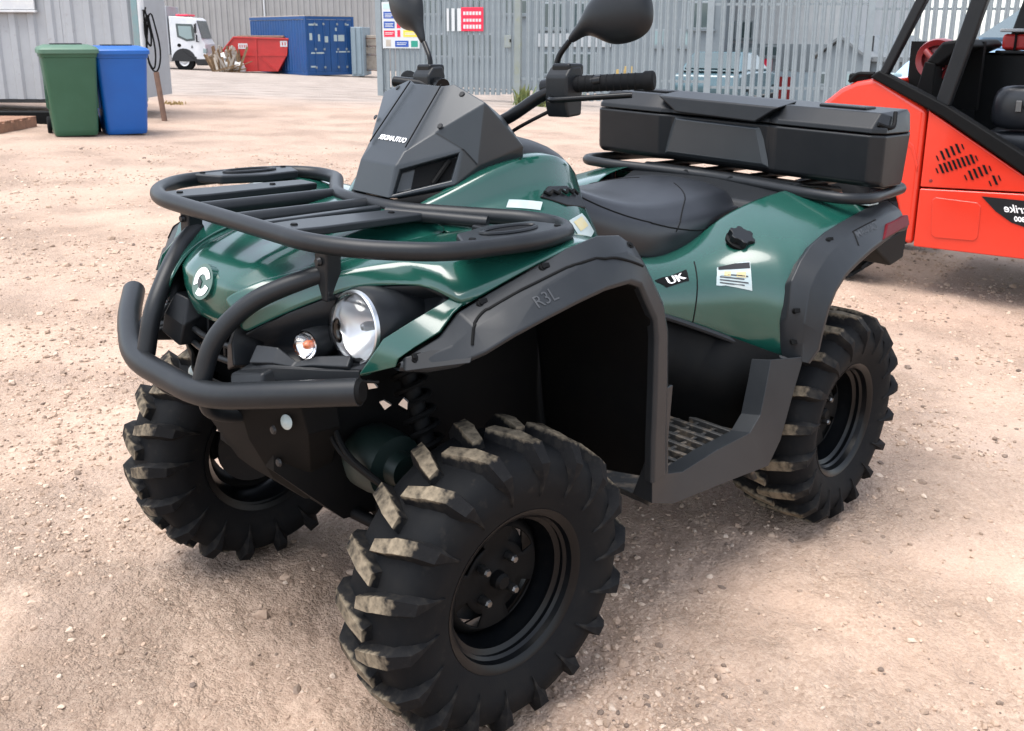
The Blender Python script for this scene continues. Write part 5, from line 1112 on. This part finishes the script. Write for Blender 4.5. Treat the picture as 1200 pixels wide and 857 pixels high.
cg = thing('roll_cage', 'steel roll cage stacked with pale boxes standing left of the gate post', 'roll cage', (-27.05, -36.45, -0.75), math.atan2(0.715, -0.698))
for x in (0.0, 1.05):
    for y in (0.0, 0.8): tube('cage_post', [(x, y, 0.0), (x, y, 1.75)], 0.03, 'rust', cg, fil=0, sides=8)
for z in (0.15, 0.85, 1.25, 1.6): tube('cage_rail', [(0, 0, z), (1.05, 0, z)], 0.02, 'rust', cg, fil=0, sides=8)
for x, y, w_, d_, z0, z1 in ((0.06, 0.05, 0.9, 0.7, 0.2, 0.8), (0.10, 0.05, 0.6, 0.7, 0.9, 1.2), (0.3, 0.05, 0.7, 0.7, 1.28, 1.75)): box('stacked_box', (x, y, z0), (x+w_, y+d_, z1), 'pallet_pale', cg, 0.02)

# ---- palisade fence and gate
FP = [(-11.95, -15.76), (-13.27, -12.85), (-15.13, -9.42), (-16.78, -6.93), (-18.4, -4.5)]
def pale_me(h, w_=0.098, d_=0.022, t=0.006):
    prof = [(-w_/2, 0.0), (-w_*0.27, d_), (-w_*0.10, d_*0.55), (w_*0.10, d_*0.55), (w_*0.27, d_), (w_/2, 0.0)]
    back = [(x*0.92, y-t) for x, y in reversed(prof)]
    P = prof+back; n = len(P); v = []
    for x, y in P: v.append((x, y, 0.06))
    for x, y in P: v.append((x, y, h-0.10))
    for x, y in P: v.append((x*0.15, y, h))
    f = [tuple(range(n-1, -1, -1)), tuple(2*n+k for k in range(n))]
    for k in range(n):
        for r_ in (0, 1): f.append((r_*n+k, r_*n+(k+1) % n, (r_+1)*n+(k+1) % n, (r_+1)*n+k))
    return raw(v, f, 20)
PALE = pale_me(2.4)
def fence(i, name, label, cat, group, mname):
    a, b = Vector(FP[i]), Vector(FP[i+1]); L = (b-a).length
    z = gz(a.x, a.y); z2 = gz(b.x, b.y)
    t = thing(name, label, cat, (a.x, a.y, z), math.atan2(-(b-a).y, -(b-a).x)+math.pi, group)
    # local +x runs along the fence, local -y faces the viewer; the pales stand on the viewer's side
    n = int(L/(0.150 if cat != 'gate' else 0.122))
    sl_ = (z2-z)/L
    for k in range(n):
        if (k+0.5)*L/n < 0.08 or (k+0.5)*L/n > L-0.08: continue
        x = (k+0.5)*L/n
        o = obj('pale', PALE, mname, t); o.location = (x, -0.035+random.uniform(-0.004, 0.004), sl_*x+random.uniform(-0.012, 0.012)); o.rotation_euler = (random.uniform(-0.006, 0.006), random.uniform(-0.008, 0.008), math.pi)
    for zz in ((0.50, 2.08) if cat != 'gate' else (0.16, 2.02)):
        o = box('rail', (0.05, -0.022, zz-0.025), (L-0.05, -0.012, zz+0.025), mname, t); o2 = box('rail_flange', (0.05, -0.011, zz+0.014), (L-0.05, 0.04, zz+0.024), mname, t)
    if cat == 'gate':
        for x in (0.05, L-0.11): box('gate_stile', (x, -0.020, 0.10), (x+0.06, 0.03, 2.1), mname, t, 0.004)
        box('lock_box', (L-0.28, -0.085, 1.05), (L-0.13, -0.055, 1.30), 'galv_mossy', t, 0.006)
        box('lock_bolt', (L-0.16, -0.095, 1.16), (L-0.13, -0.087, 1.22), 'black', t)
    return t, L
def post(i, label, w_=0.11):
    x, y = FP[i]
    t = thing('fence_post', label, 'fence post', (x, y, gz(x, y)-0.05), math.atan2(FP[min(i+1, 4)][1]-FP[min(i, 3)][1], FP[min(i+1, 4)][0]-FP[min(i, 3)][0]), 'posts of the palisade fence')
    box('post_shaft', (-w_/2, -0.07, 0.0), (w_/2, 0.07, 2.45), 'galv' if i != 1 else 'galv_mossy', t, 0.008); box('post_cap', (-w_/2-0.01, -0.08, 2.45), (w_/2+0.01, 0.08, 2.47), 'galv', t)
    return t
g_, GL = fence(0, 'palisade_gate', 'galvanised palisade gate leaf carrying the safety signs, left of the mossy post', 'gate', None, 'galv')
fence(1, 'palisade_fence', 'galvanised palisade fence bay seen behind the near mirror and grip', 'fence', 'palisade fence bays', 'galv')
fence(2, 'palisade_fence', 'galvanised palisade fence bay seen above the cargo box', 'fence', 'palisade fence bays', 'galv')
fence(3, 'palisade_fence', 'galvanised palisade fence bay running behind the red buggy', 'fence', 'palisade fence bays', 'galv')
post(0, 'end post of the palisade gate beside the blue and red safety sign', 0.14); post(1, 'mossy post at the latch side of the palisade gate', 0.13); post(2, 'wide palisade fence post above the middle of the cargo box', 0.13); post(3, 'palisade fence post just left of the red buggy', 0.13)

# signs on the gate
fa, fb = Vector(FP[0]), Vector(FP[1]); fdir = (fb-fa).normalized()
def on_fence(x, z, w_, h_, label, name):
    p = fa+fdir*x
    t = thing(name, label, 'sign', (p.x, p.y, gz(p.x, p.y)), math.atan2(fdir.y, fdir.x)); return t
sg = on_fence(0.08, 0, 0, 0, 'white safety sign board with blue, red, yellow and green panels on the gate', 'safety_sign')
SX, SZ = 0.78/0.78, 1.0
box('sign_board', (0.02, -0.085, 1.02), (0.90, -0.075, 1.98), 'sign_white', sg, 0.003)
def panel(par, x0, x1, z0, z1, m, y=-0.0885): return box('sign_panel', (x0, y, z0), (x1, y+0.003, z1), m, par)
panel(sg, 0.06, 0.22, 1.85, 1.94, 'sign_teal'); panel(sg, 0.25, 0.60, 1.85, 1.95, 'sign_green')
panel(sg, 0.06, 0.32, 1.64, 1.78, 'sign_blue'); panel(sg, 0.37, 0.45, 1.64, 1.79, 'sign_blue'); panel(sg, 0.52, 0.86, 1.64, 1.78, 'sign_blue')
panel(sg, 0.06, 0.32, 1.44, 1.58, 'sign_blue'); panel(sg, 0.37, 0.46, 1.44, 1.59, 'sign_red'); panel(sg, 0.52, 0.86, 1.44, 1.58, 'sign_orange')
panel(sg, 0.06, 0.32, 1.26, 1.39, 'sign_red'); panel(sg, 0.38, 0.45, 1.26, 1.40, 'sign_red'); panel(sg, 0.52, 0.86, 1.26, 1.40, 'sign_yellow')
panel(sg, 0.10, 0.22, 1.06, 1.20, 'pallet_pale'); panel(sg, 0.32, 0.64, 1.05, 1.18, 'sign_blue'); panel(sg, 0.70, 0.86, 1.05, 1.18, 'sign_green')
for x0, x1, z in ((0.09, 0.29, 1.735), (0.09, 0.29, 1.705), (0.09, 0.25, 1.675), (0.09, 0.29, 1.535), (0.09, 0.27, 1.505), (0.09, 0.29, 1.475), (0.09, 0.29, 1.345), (0.09, 0.26, 1.315), (0.36, 0.60, 1.135), (0.36, 0.58, 1.10), (0.56, 0.82, 1.34), (0.56, 0.80, 1.31), (0.56, 0.82, 1.52), (0.29, 0.56, 1.90)):
    box('sign_print', (x0, -0.0905, z-0.007), (x1, -0.089, z+0.007), 'sign_white', sg)
sg2 = on_fence(1.62, 0, 0, 0, 'red sign with white print beside three white pales on the gate', 'warning_sign')
box('sign_board', (0.33, -0.085, 1.42), (0.83, -0.075, 1.90), 'sign_red', sg2, 0.003)
box('sign_board', (0.0, -0.080, 1.42), (0.05, -0.074, 1.88), 'sign_white', sg2); box('sign_board', (0.11, -0.080, 1.42), (0.18, -0.074, 1.88), 'sign_white', sg2); box('sign_board', (0.24, -0.080, 1.42), (0.325, -0.074, 1.88), 'sign_white', sg2)
for z, h_ in ((1.78, 0.07), (1.64, 0.06), (1.51, 0.08)):
    for k in range(6): box('sign_print', (0.38+0.07*k, -0.0885, z-h_/2), (0.43+0.07*k, -0.0855, z+h_/2), 'sign_white', sg2)

# ---- buildings and things beyond the fence
def cam_pt(px, py, D): return CAM+(_d+_r*((px-600)/FPX)-_u*((py-351.617)/FPX))*D
def wall_frame(name, label, px0, D0, px1, D1, base_z):
    a = cam_pt(px0, 60, D0); b = cam_pt(px1, 60, D1); v = Vector((b.x-a.x, b.y-a.y)); t = thing(name, label, 'building', (a.x, a.y, base_z), math.atan2(v.y, v.x)); return t, v.length
b1, L1 = wall_frame('grey_unit', 'blue grey rendered industrial unit behind the gate and the near mirror', 470, 34, 846, 31, -0.55)
box('unit_wall', (0, 0.0, -0.5), (L1, 6, 7.5), 'block_render', b1)
box('unit_roof', (-0.3, -0.3, 7.5), (L1+0.3, 6.3, 7.8), 'roof_slate', b1)
def window(par, x0, x1, z0, z1, m='glass_dark', n=2):
    f = box('window', (x0, -0.05, z0), (x1, 0.02, z1), 'galv', par, 0.01)
    w_ = (x1-x0-0.06*(n+1))/n
    for k in range(n): box('pane', (x0+0.06+k*(w_+0.06), -0.062, z0+0.06), (x0+0.06+k*(w_+0.06)+w_, -0.052, z1-0.06), m, f)
    box('window_sill', (x0-0.05, -0.10, z0-0.06), (x1+0.05, 0.02, z0-0.005), 'block_render', par)
for x0 in (L1*0.09, L1*0.22): window(b1, x0, x0+1.0, 0.95, 1.75, 'glass_dark'); 
for x0 in (L1*0.06, L1*0.20, L1*0.34): window(b1, x0, x0+0.9, 2.35, 3.0, 'glass_dark')
for x0 in (L1*0.46, L1*0.56): window(b1, x0, x0+0.85, 0.40, 1.15, 'glass_dark')
for x0 in (L1*0.46, L1*0.56, L1*0.90): window(b1, x0, x0+0.85, 1.9, 2.75, 'glass_dark')
box('fascia_board', (L1*0.45, -0.08, 1.32), (L1*0.68, -0.005, 1.75), 'render_white', b1, 0.01)
for x0, x1 in ((0.80, 0.84), (0.88, 0.91)): window(b1, L1*x0, L1*x1, 1.35, 1.9, 'glass_pale', 1)
box('door', (L1*0.93, -0.04, -0.3), (L1*0.99, 0.0, 1.0), 'block_render', b1, 0.01)

b2, L2 = wall_frame('pale_office', 'pale rendered office building with small windows seen above the cargo box', 842, 36, 985, 33, -0.6)
box('office_wall', (0, 0, -0.5), (L2, 6, 6), 'render_white', b2)
box('office_band', (0, -0.03, 1.0), (L2, -0.003, 1.9), 'block_render', b2)
box('office_base', (0, -0.04, -0.4), (L2, -0.003, 0.95), 'cont_pale', b2)
box('office_roof', (-0.2, -0.4, 6.02), (L2+0.2, 6.2, 6.3), 'roof_slate', b2)
for x0 in (0.25, 0.95): window(b2, x0, x0+0.5, 2.05, 2.7, 'glass_dark', 1)
for x0 in (0.2, 0.75, 1.30): window(b2, x0, x0+0.42, 1.25, 1.75, 'glass_pale', 1)
for x0 in (1.75, 2.2): window(b2, x0, x0+0.36, 1.45, 1.85, 'glass_dark', 1)
box('office_sign', (1.78, -0.07, 0.80), (2.28, -0.045, 1.38), 'sign_red', b2, 0.01); box('sign_print', (1.84, -0.078, 1.0), (2.22, -0.071, 1.12), 'sign_white', b2)
for x0 in (1.75, 2.30, 2.75): box('door', (x0, -0.075, -0.3), (x0+0.42, -0.045, 0.78), 'dark_red', b2, 0.01)

b3, L3 = wall_frame('gable_shed', 'low grey gabled shed left of the red buggy with sky above it', 960, 30, 1130, 27, -0.45)
side_prism('shed_gable', [(0, -0.4), (1.6, -0.4), (1.6, 1.45), (0.8, 2.0), (0, 1.45)], 0.0, 5.0, 'block_render', b3)
side_prism('shed_roof', [(-0.15, 1.40), (0.8, 2.03), (1.75, 1.40), (1.75, 1.48), (0.8, 2.12), (-0.15, 1.48)], -0.15, 5.1, 'roof_slate', b3)
box('shed_wing', (1.62, 0.3, -0.4), (L3+1, 5, 1.35), 'block_render', b3); box('wing_roof', (1.62, 0.1, 1.36), (L3+1.1, 5.1, 1.50), 'roof_slate', b3)
window(b3, 0.15, 0.42, 0.62, 1.02, 'glass_dark', 1)
window(b3, 0.95, 1.25, 0.60, 1.05, 'glass_pale', 1)
tube('flue', [(1.45, 0.6, 1.4), (1.45, 0.6, 2.1)], 0.06, 'dark_steel', b3, fil=0, sides=10)

p_ = cam_pt(722, 92, 24.5)
yb = thing('plywood_board', 'yellow plywood board leaning up behind the fence below the near mirror', 'board', (p_.x, p_.y, gz(p_.x, p_.y)), math.atan2(0.715, -0.698))
for k, (w_, h_) in enumerate(((0.22, 0.78), (0.20, 0.86), (0.12, 0.70))): box('board_sheet', (0.01+0.22*k, 0.05*k, 0.0), (0.01+0.22*k+w_, 0.05*k+0.02, h_), 'ply_yellow', yb, 0.004)

def small_car(name, label, px, D, yaw_, body, L=3.8, H=1.45, W=1.7, glass='glass_dark'):
    p = cam_pt(px, 90, D); t = thing(name, label, 'car', (p.x, p.y, gz(p.x, p.y)), yaw_)
    low = [(0, 0.30), (0.05, 0.62), (0.35, 0.86), (1.05, 0.96), (2.9, 1.0), (3.7, 0.92), (3.8, 0.60), (3.75, 0.30)]
    side_prism('car_body', [(x*L/3.8, z) for x, z in low], -W/2, W/2, body, t, 0.08)
    top = [(1.0, 0.96), (1.75, 1.42), (2.8, 1.45), (3.45, 0.98)]
    o = obj('cabin_roof', raw([(x*L/3.8, y*(W/2-0.05-0.16*(z > 1.2)), z*H/1.45) for y in (-1, 1) for x, z in top], [(0, 1, 2, 3), (7, 6, 5, 4), (0, 4, 5, 1), (1, 5, 6, 2), (2, 6, 7, 3), (3, 7, 4, 0)], 20), body, t); bevel(o, 0.05)
    for s in (-1, 1):
        yy = s*(W/2-0.085)
        for a in (((1.22, 1.02), (1.78, 1.36), (2.22, 1.38), (2.22, 1.02)), ((2.30, 1.02), (2.30, 1.38), (2.75, 1.38), (3.22, 1.03))):
            obj('side_window', raw([(x*L/3.8, yy-s*0.13*(z-1.0)/0.4+s*0.045, z*H/1.45) for x, z in a]+[(x*L/3.8, yy-s*0.13*(z-1.0)/0.4-s*0.03, z*H/1.45) for x, z in a], [(0, 1, 2, 3), (0, 4, 5, 1), (1, 5, 6, 2), (2, 6, 7, 3), (3, 7, 4, 0)]), 'glass_dark', t)
        for x in (0.72, 3.02):
            w_ = obj('car_wheel', lathe_me([(0.0001, -0.09), (0.17, -0.09), (0.19, -0.10), (0.28, -0.10), (0.31, -0.07), (0.31, 0.07), (0.28, 0.10), (0.19, 0.10), (0.17, 0.09), (0.0001, 0.09)], 28), 'rubber', t); w_.location = (x*L/3.8, s*(W/2-0.10), 0.31)
    for x0, z0, x1, z1 in ((1.06, 1.02, 1.70, 1.38), (3.38, 1.03, 2.86, 1.40)):
        dx = 0.03*(1 if x0 > 2 else -1)
        obj('windscreen', raw([((x0+dx)*L/3.8, y, z0*H/1.45+0.03) for y in (-0.66, 0.66)]+[((x1+dx)*L/3.8, y, z1*H/1.45+0.03) for y in (0.58, -0.58)]+[((x0-dx)*L/3.8, y, z0*H/1.45) for y in (-0.66, 0.66)]+[((x1-dx)*L/3.8, y, z1*H/1.45) for y in (0.58, -0.58)], [(0, 1, 2, 3), (0, 4, 5, 1), (1, 5, 6, 2), (2, 6, 7, 3), (3, 7, 4, 0)]), glass, t)
    for s in (-1, 1): box('headlamp', (-0.01, s*0.62-0.14, 0.58), (0.12, s*0.62+0.14, 0.74), 'glass_pale', t, 0.02)
    return t
small_car('parked_car', 'dark teal hatchback parked behind the fence above the cargo box', 880, 27, math.atan2(-0.715, 0.698)+R(60), 'car_teal')
p_ = cam_pt(1130, 60, 12.5)
small_car('parked_car', 'pale blue car glimpsed through the cab frame of the red buggy', 1075, 11.5, math.atan2(0.715, -0.698)+R(8), 'car_blue', 4.3, 1.45, 1.8).scale = (1, 1, 1.38)

# weeds along the fence foot
def tuft(loc, n, h, label, m):
    v, f = [], []
    for k in range(n):
        a = random.random()*6.28; r0 = random.random()*0.22; bx, by = loc[0]+r0*math.cos(a), loc[1]+r0*math.sin(a); ln = h*random.uniform(0.4, 1.0); ld = Vector((random.uniform(-0.5, 0.5), random.uniform(-0.5, 0.5), 1))
        t_ = Vector((bx, by, loc[2]))+ld*ln; sd = Vector((math.cos(a*3), math.sin(a*3), 0))*0.012; i = len(v)
        v += [Vector((bx, by, loc[2]-0.02))-sd, Vector((bx, by, loc[2]-0.02))+sd, Vector((bx, by, loc[2]))+ld*ln*0.6+sd*1.3, t_, Vector((bx, by, loc[2]))+ld*ln*0.6-sd*1.3]; f.append((i, i+1, i+2, i+3, i+4))
    o = obj('weed_tuft', raw(v, f, 180, False), m); tag(o, label, 'weeds', 'weeds along the fence'); return o
for i, (px, py, D, n, h, lb, m) in enumerate(((612, 118, 19.3, 60, 0.45, 'green weed tuft at the foot of the mossy gate post', 'weeds'), (665, 124, 19.0, 70, 0.40, 'weed tuft growing along the fence below the mirror stalk', 'weeds'), (640, 121, 18.9, 60, 0.35, 'weed tuft between the gate post and the mirror stalk', 'weeds'), (770, 126, 18.8, 40, 0.2, 'short weed tuft along the fence just beyond the grip', 'straw'))):
    p = cam_pt(px, py, D); tuft((p.x, p.y, gz(p.x, p.y)), n, h, lb, m)
p = cam_pt(205, 128, 15.6); o = tuft((p.x, p.y, gz(p.x, p.y)), 40, 0.06, 'patch of yellow straw on the ground right of the blue bin', 'straw')

# ---- red buggy (local +x to the viewer's right, +y away, outer side at y = 0)
rb = thing('red_buggy', 'bright red utility buggy with black cab frame parked beyond the quad bike', 'buggy', (-3.489, -0.455, 0.0), R(97.842))
side_prism('front_fender', [(-0.62, 0.80), (-0.56, 0.98), (-0.44, 1.085), (-0.36, 1.125), (-0.25, 1.148), (0.026, 0.992), (0.026, 0.258), (-0.03, 0.272), (-0.06, 0.42), (-0.10, 0.54), (-0.18, 0.66), (-0.30, 0.73), (-0.42, 0.76)], 0.0, 0.16, 'utv_red', rb, 0.03)
side_prism('bonnet', [(-0.62, 0.80), (-0.56, 0.98), (-0.44, 1.085), (-0.36, 1.120), (-0.27, 1.135), (-0.27, 0.78), (-0.42, 0.74)], 0.165, 1.42, 'utv_red', rb, 0.03)
side_prism('side_panel', [(0.034, 0.988), (0.53, 0.682), (0.80, 0.54), (1.5, 0.52), (1.5, 0.588), (0.53, 0.600), (0.034, 0.582)], 0.004, 0.10, 'utv_red', rb, 0.008)
side_prism('lower_panel', [(0.034, 0.574), (0.53, 0.592), (1.5, 0.580), (1.5, 0.262), (0.56, 0.258), (0.034, 0.256)], 0.0, 0.12, 'utv_red', rb, 0.008)
side_prism('hatch_cover', [(0.105, 0.52), (0.12, 0.535), (0.33, 0.528), (0.348, 0.51), (0.352, 0.345), (0.335, 0.325), (0.14, 0.318), (0.120, 0.335)], -0.006, 0.01, 'utv_red', rb, 0.004)
side_prism('sill', [(0.10, 0.300), (1.5, 0.300), (1.5, 0.25), (0.10, 0.25)], 0.20, 1.30, 'black', rb)
side_prism('fender_crease', [(-0.10, 0.86), (-0.02, 0.80), (0.012, 0.70), (0.012, 0.66), (-0.03, 0.78), (-0.105, 0.84)], -0.004, 0.01, 'utv_red', rb, 0.003)
# cooling slots in the side panel: four slanting bands of short strokes
for (xa, za), (xb, zb), n in (((0.105, 0.738), (0.222, 0.806), 6), ((0.110, 0.672), (0.295, 0.752), 10), ((0.255, 0.648), (0.365, 0.705), 6), ((0.375, 0.628), (0.415, 0.660), 3)):
    for k in range(n):
        x0 = xa+(xb-xa)*k/(n-1); z0 = za+(zb-za)*k/(n-1); c = 1.0 if 0 < k < n-1 else 0.55
        side_prism('cooling_slot', [(x0-0.016*c, z0+0.030*c), (x0-0.004*c, z0+0.030*c), (x0+0.020*c, z0-0.016*c), (x0+0.008*c, z0-0.016*c)], -0.0005+0.0, 0.006, 'black', rb)
# emblem wedge with mirrored script
side_prism('name_plate', [(0.345, 0.562), (0.80, 0.556), (0.80, 0.40), (0.60, 0.415), (0.50, 0.442), (0.42, 0.492)], -0.004, 0.004, 'plastic', rb)
obj('plate_lettering', text_me('Strike', 0.058, (0.530, -0.0055, 0.512), (1, 0, 0), (0, 0, 1), 0.0006, mirror=True, shear=0.35, bold=0.0006), 'white_vinyl', rb)
obj('plate_lettering', text_me('800', 0.036, (0.540, -0.0055, 0.462), (1, 0, 0), (0, 0, 1), 0.0006, mirror=True, shear=0.2, bold=0.0008), 'white_vinyl', rb)
obj('panel_rivet', lathe_me([(0.0001, -0.003), (0.008, -0.002), (0.010, 0.004)], 14), 'dark_red', rb).location = (0.085, 0.003, 0.620)
# black opening rail and cab frame
for y, nm in ((0.02, 'door_rail'), (1.36, 'door_rail')):
    side_prism(nm, [(-0.285, 1.150), (-0.235, 1.188), (0.12, 1.02), (0.514, 0.795), (0.85, 0.64), (1.5, 0.60), (1.5, 0.53), (0.82, 0.555), (0.526, 0.695), (0.105, 0.958)], y-0.04, y+0.05, 'black', rb, 0.012)
for y in (0.02, 1.36):
    side_prism('cab_pillar', [(-0.250, 1.145), (-0.195, 1.165), (0.125, 1.93), (0.06, 1.93)], y-0.03, y+0.04, 'plastic', rb, 0.01)
    side_prism('cab_pillar', [(0.060, 1.025), (0.130, 1.01), (0.345, 1.93), (0.26, 1.93)], y-0.02, y+0.05, 'plastic', rb, 0.01)
    side_prism('cab_pillar', [(1.35, 0.60), (1.43, 0.60), (1.36, 1.93), (1.28, 1.93)], y-0.02, y+0.05, 'plastic', rb, 0.01)
o = obj('rail_lining', raw([(0.10, 0.0755, 0.985), (0.53, 0.0755, 0.715), (0.53, 0.30, 0.66), (0.10, 0.30, 0.93)], [(0, 1, 2, 3)]), 'plastic', rb); solid(o, 0.01)
box('cab_roof', (0.05, -0.05, 1.93), (1.45, 1.45, 1.99), 'black', rb, 0.02)
box('cab_floor', (0.03, 0.12, 0.30), (1.5, 1.33, 0.36), 'black', rb)
side_prism('firewall', [(0.0, 0.36), (0.06, 0.36), (0.02, 0.93), (-0.05, 1.05), (-0.10, 1.05)], 0.12, 1.33, 'plastic', rb)
o = side_prism('dash_hood', [(-0.10, 1.22), (-0.02, 1.335), (0.09, 1.35), (0.13, 1.31), (0.05, 1.27), (-0.03, 1.20)], 0.35, 1.25, 'black', rb, 0.02)
side_prism('dash_panel', [(-0.14, 1.02), (-0.10, 1.23), (-0.04, 1.22), (-0.04, 1.02)], 0.35, 1.25, 'black', rb, 0.01)
box('dark_backing', (-0.28, 0.72, 0.95), (0.12, 0.78, 1.335), 'black', rb)  # added black slab standing in for the dark inside of the cab
dd = obj('fan_drum', lathe_me([(0.0001, -0.02), (0.03, -0.02), (0.035, 0.0), (0.075, 0.01), (0.08, -0.02), (0.11, -0.03), (0.118, 0.0), (0.118, 0.12), (0.0001, 0.12)], 32), 'dark_red', rb); dd.location = (-0.085, 0.55, 1.235)
dk = obj('drum_spoke', tube_me([(-0.06, -0.03, 0.05), (-0.01, -0.045, 0.0), (0.04, -0.03, -0.06)], 0.018, fil=0.02), 'dark_red', rb); dk.location = (-0.085, 0.55, 1.235)
box('dash_strip', (0.13, 1.15, 1.285), (0.44, 1.22, 1.38), 'skip_red', rb, 0.02)
for x in (0.20, 0.29, 0.37): box('dash_divider', (x, 1.135, 1.285), (x+0.012, 1.149, 1.38), 'black', rb)
box('bed_ledge', (0.12, 1.10, 1.39), (0.46, 1.34, 1.41), 'clad_grey', rb, 0.006)
box('bulkhead', (-0.12, 1.18, 0.50), (0.60, 1.24, 1.27), 'plastic', rb, 0.02)
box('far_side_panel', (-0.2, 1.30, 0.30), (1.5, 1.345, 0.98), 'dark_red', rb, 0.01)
box('bulkhead_rail', (0.10, 1.14, 1.262), (0.52, 1.18, 1.283), 'tube', rb, 0.006)
# seat: cushion, backrest, headrest, belt
def padded(name, secs, m): o = obj(name, loft_me(secs, True, True), m, rb); subsurf(o, 2); return o
def rr_(x0, x1, y0, y1, z): 
    r_ = 0.04; return [(x0+r_, y0, z), (x1-r_, y0, z), (x1, y0+r_, z), (x1, y1-r_, z), (x1-r_, y1, z), (x0+r_, y1, z), (x0, y1-r_, z), (x0, y0+r_, z)]
padded('seat_cushion', [rr_(0.26, 0.80, 0.34, 0.86, 0.74), rr_(0.24, 0.82, 0.32, 0.88, 0.76), rr_(0.24, 0.82, 0.32, 0.88, 0.86), rr_(0.27, 0.80, 0.36, 0.84, 0.885)], 'seat_vinyl')
padded('seat_backrest', [rr_(0.52, 0.70, 0.34, 0.86, 0.86), rr_(0.50, 0.72, 0.33, 0.87, 0.90), rr_(0.44, 0.70, 0.34, 0.86, 1.20), rr_(0.40, 0.66, 0.36, 0.84, 1.40), rr_(0.42, 0.62, 0.42, 0.78, 1.47)], 'seat_vinyl')
padded('arm_bolster', [rr_(0.30, 0.55, 0.30, 0.40, 0.88), rr_(0.27, 0.56, 0.28, 0.42, 0.92), rr_(0.27, 0.56, 0.28, 0.42, 1.06), rr_(0.31, 0.54, 0.30, 0.40, 1.12)], 'seat_vinyl')
box('seat_base', (0.28, 0.36, 0.36), (0.80, 0.84, 0.735), 'black', rb)
box('belt_buckle', (0.40, 0.262, 0.98), (0.43, 0.275, 1.04), 'steel', rb, 0.004); tube('seat_belt', [(0.44, 0.27, 1.0), (0.50, 0.262, 1.08), (0.56, 0.27, 1.2)], 0.012, 'black', rb, fil=0.03, sides=6)
for x, y in ((-0.46, 0.12), (-0.46, 1.30), (1.55, 0.10), (1.55, 1.30)):
    w_ = bpy.data.objects.new('buggy_wheel', None); link(w_, rb); w_.location = (x, y, 0.315); s = -1 if y < 0.5 else 1
    obj('tyre', lathe_me([(0.16, -0.10), (0.20, -0.125), (0.27, -0.12), (0.305, -0.09), (0.315, 0.0), (0.305, 0.09), (0.27, 0.12), (0.20, 0.125), (0.16, 0.10)], 48, ang=180), 'rubber', w_)
    ri = obj('rim', lathe_me([(0.0001, 0.05), (0.04, 0.06), (0.10, 0.03), (0.14, 0.06), (0.165, 0.10), (0.17, 0.08)], 32), 'dark_steel', w_); ri.scale = (1, s, 1)
    blk = box_me((-0.02, -0.11, 0.0), (0.02, 0.11, 0.018))
    for k in range(18):
        a = 2*math.pi*k/18; o = obj('tread_block', blk, 'rubber', w_); o.location = (0.310*math.cos(a), 0, 0.310*math.sin(a)); o.rotation_euler = (0, math.pi/2-a, 0)
tube('bonnet_latch', [(-0.40, 0.02, 1.12), (-0.36, 0.02, 1.165), (-0.27, 0.02, 1.165)], 0.012, 'black', rb, fil=0.02, sides=8)
box('lamp_stub', (-0.42, 0.05, 1.115), (-0.30, 0.25, 1.165), 'black', rb, 0.015)
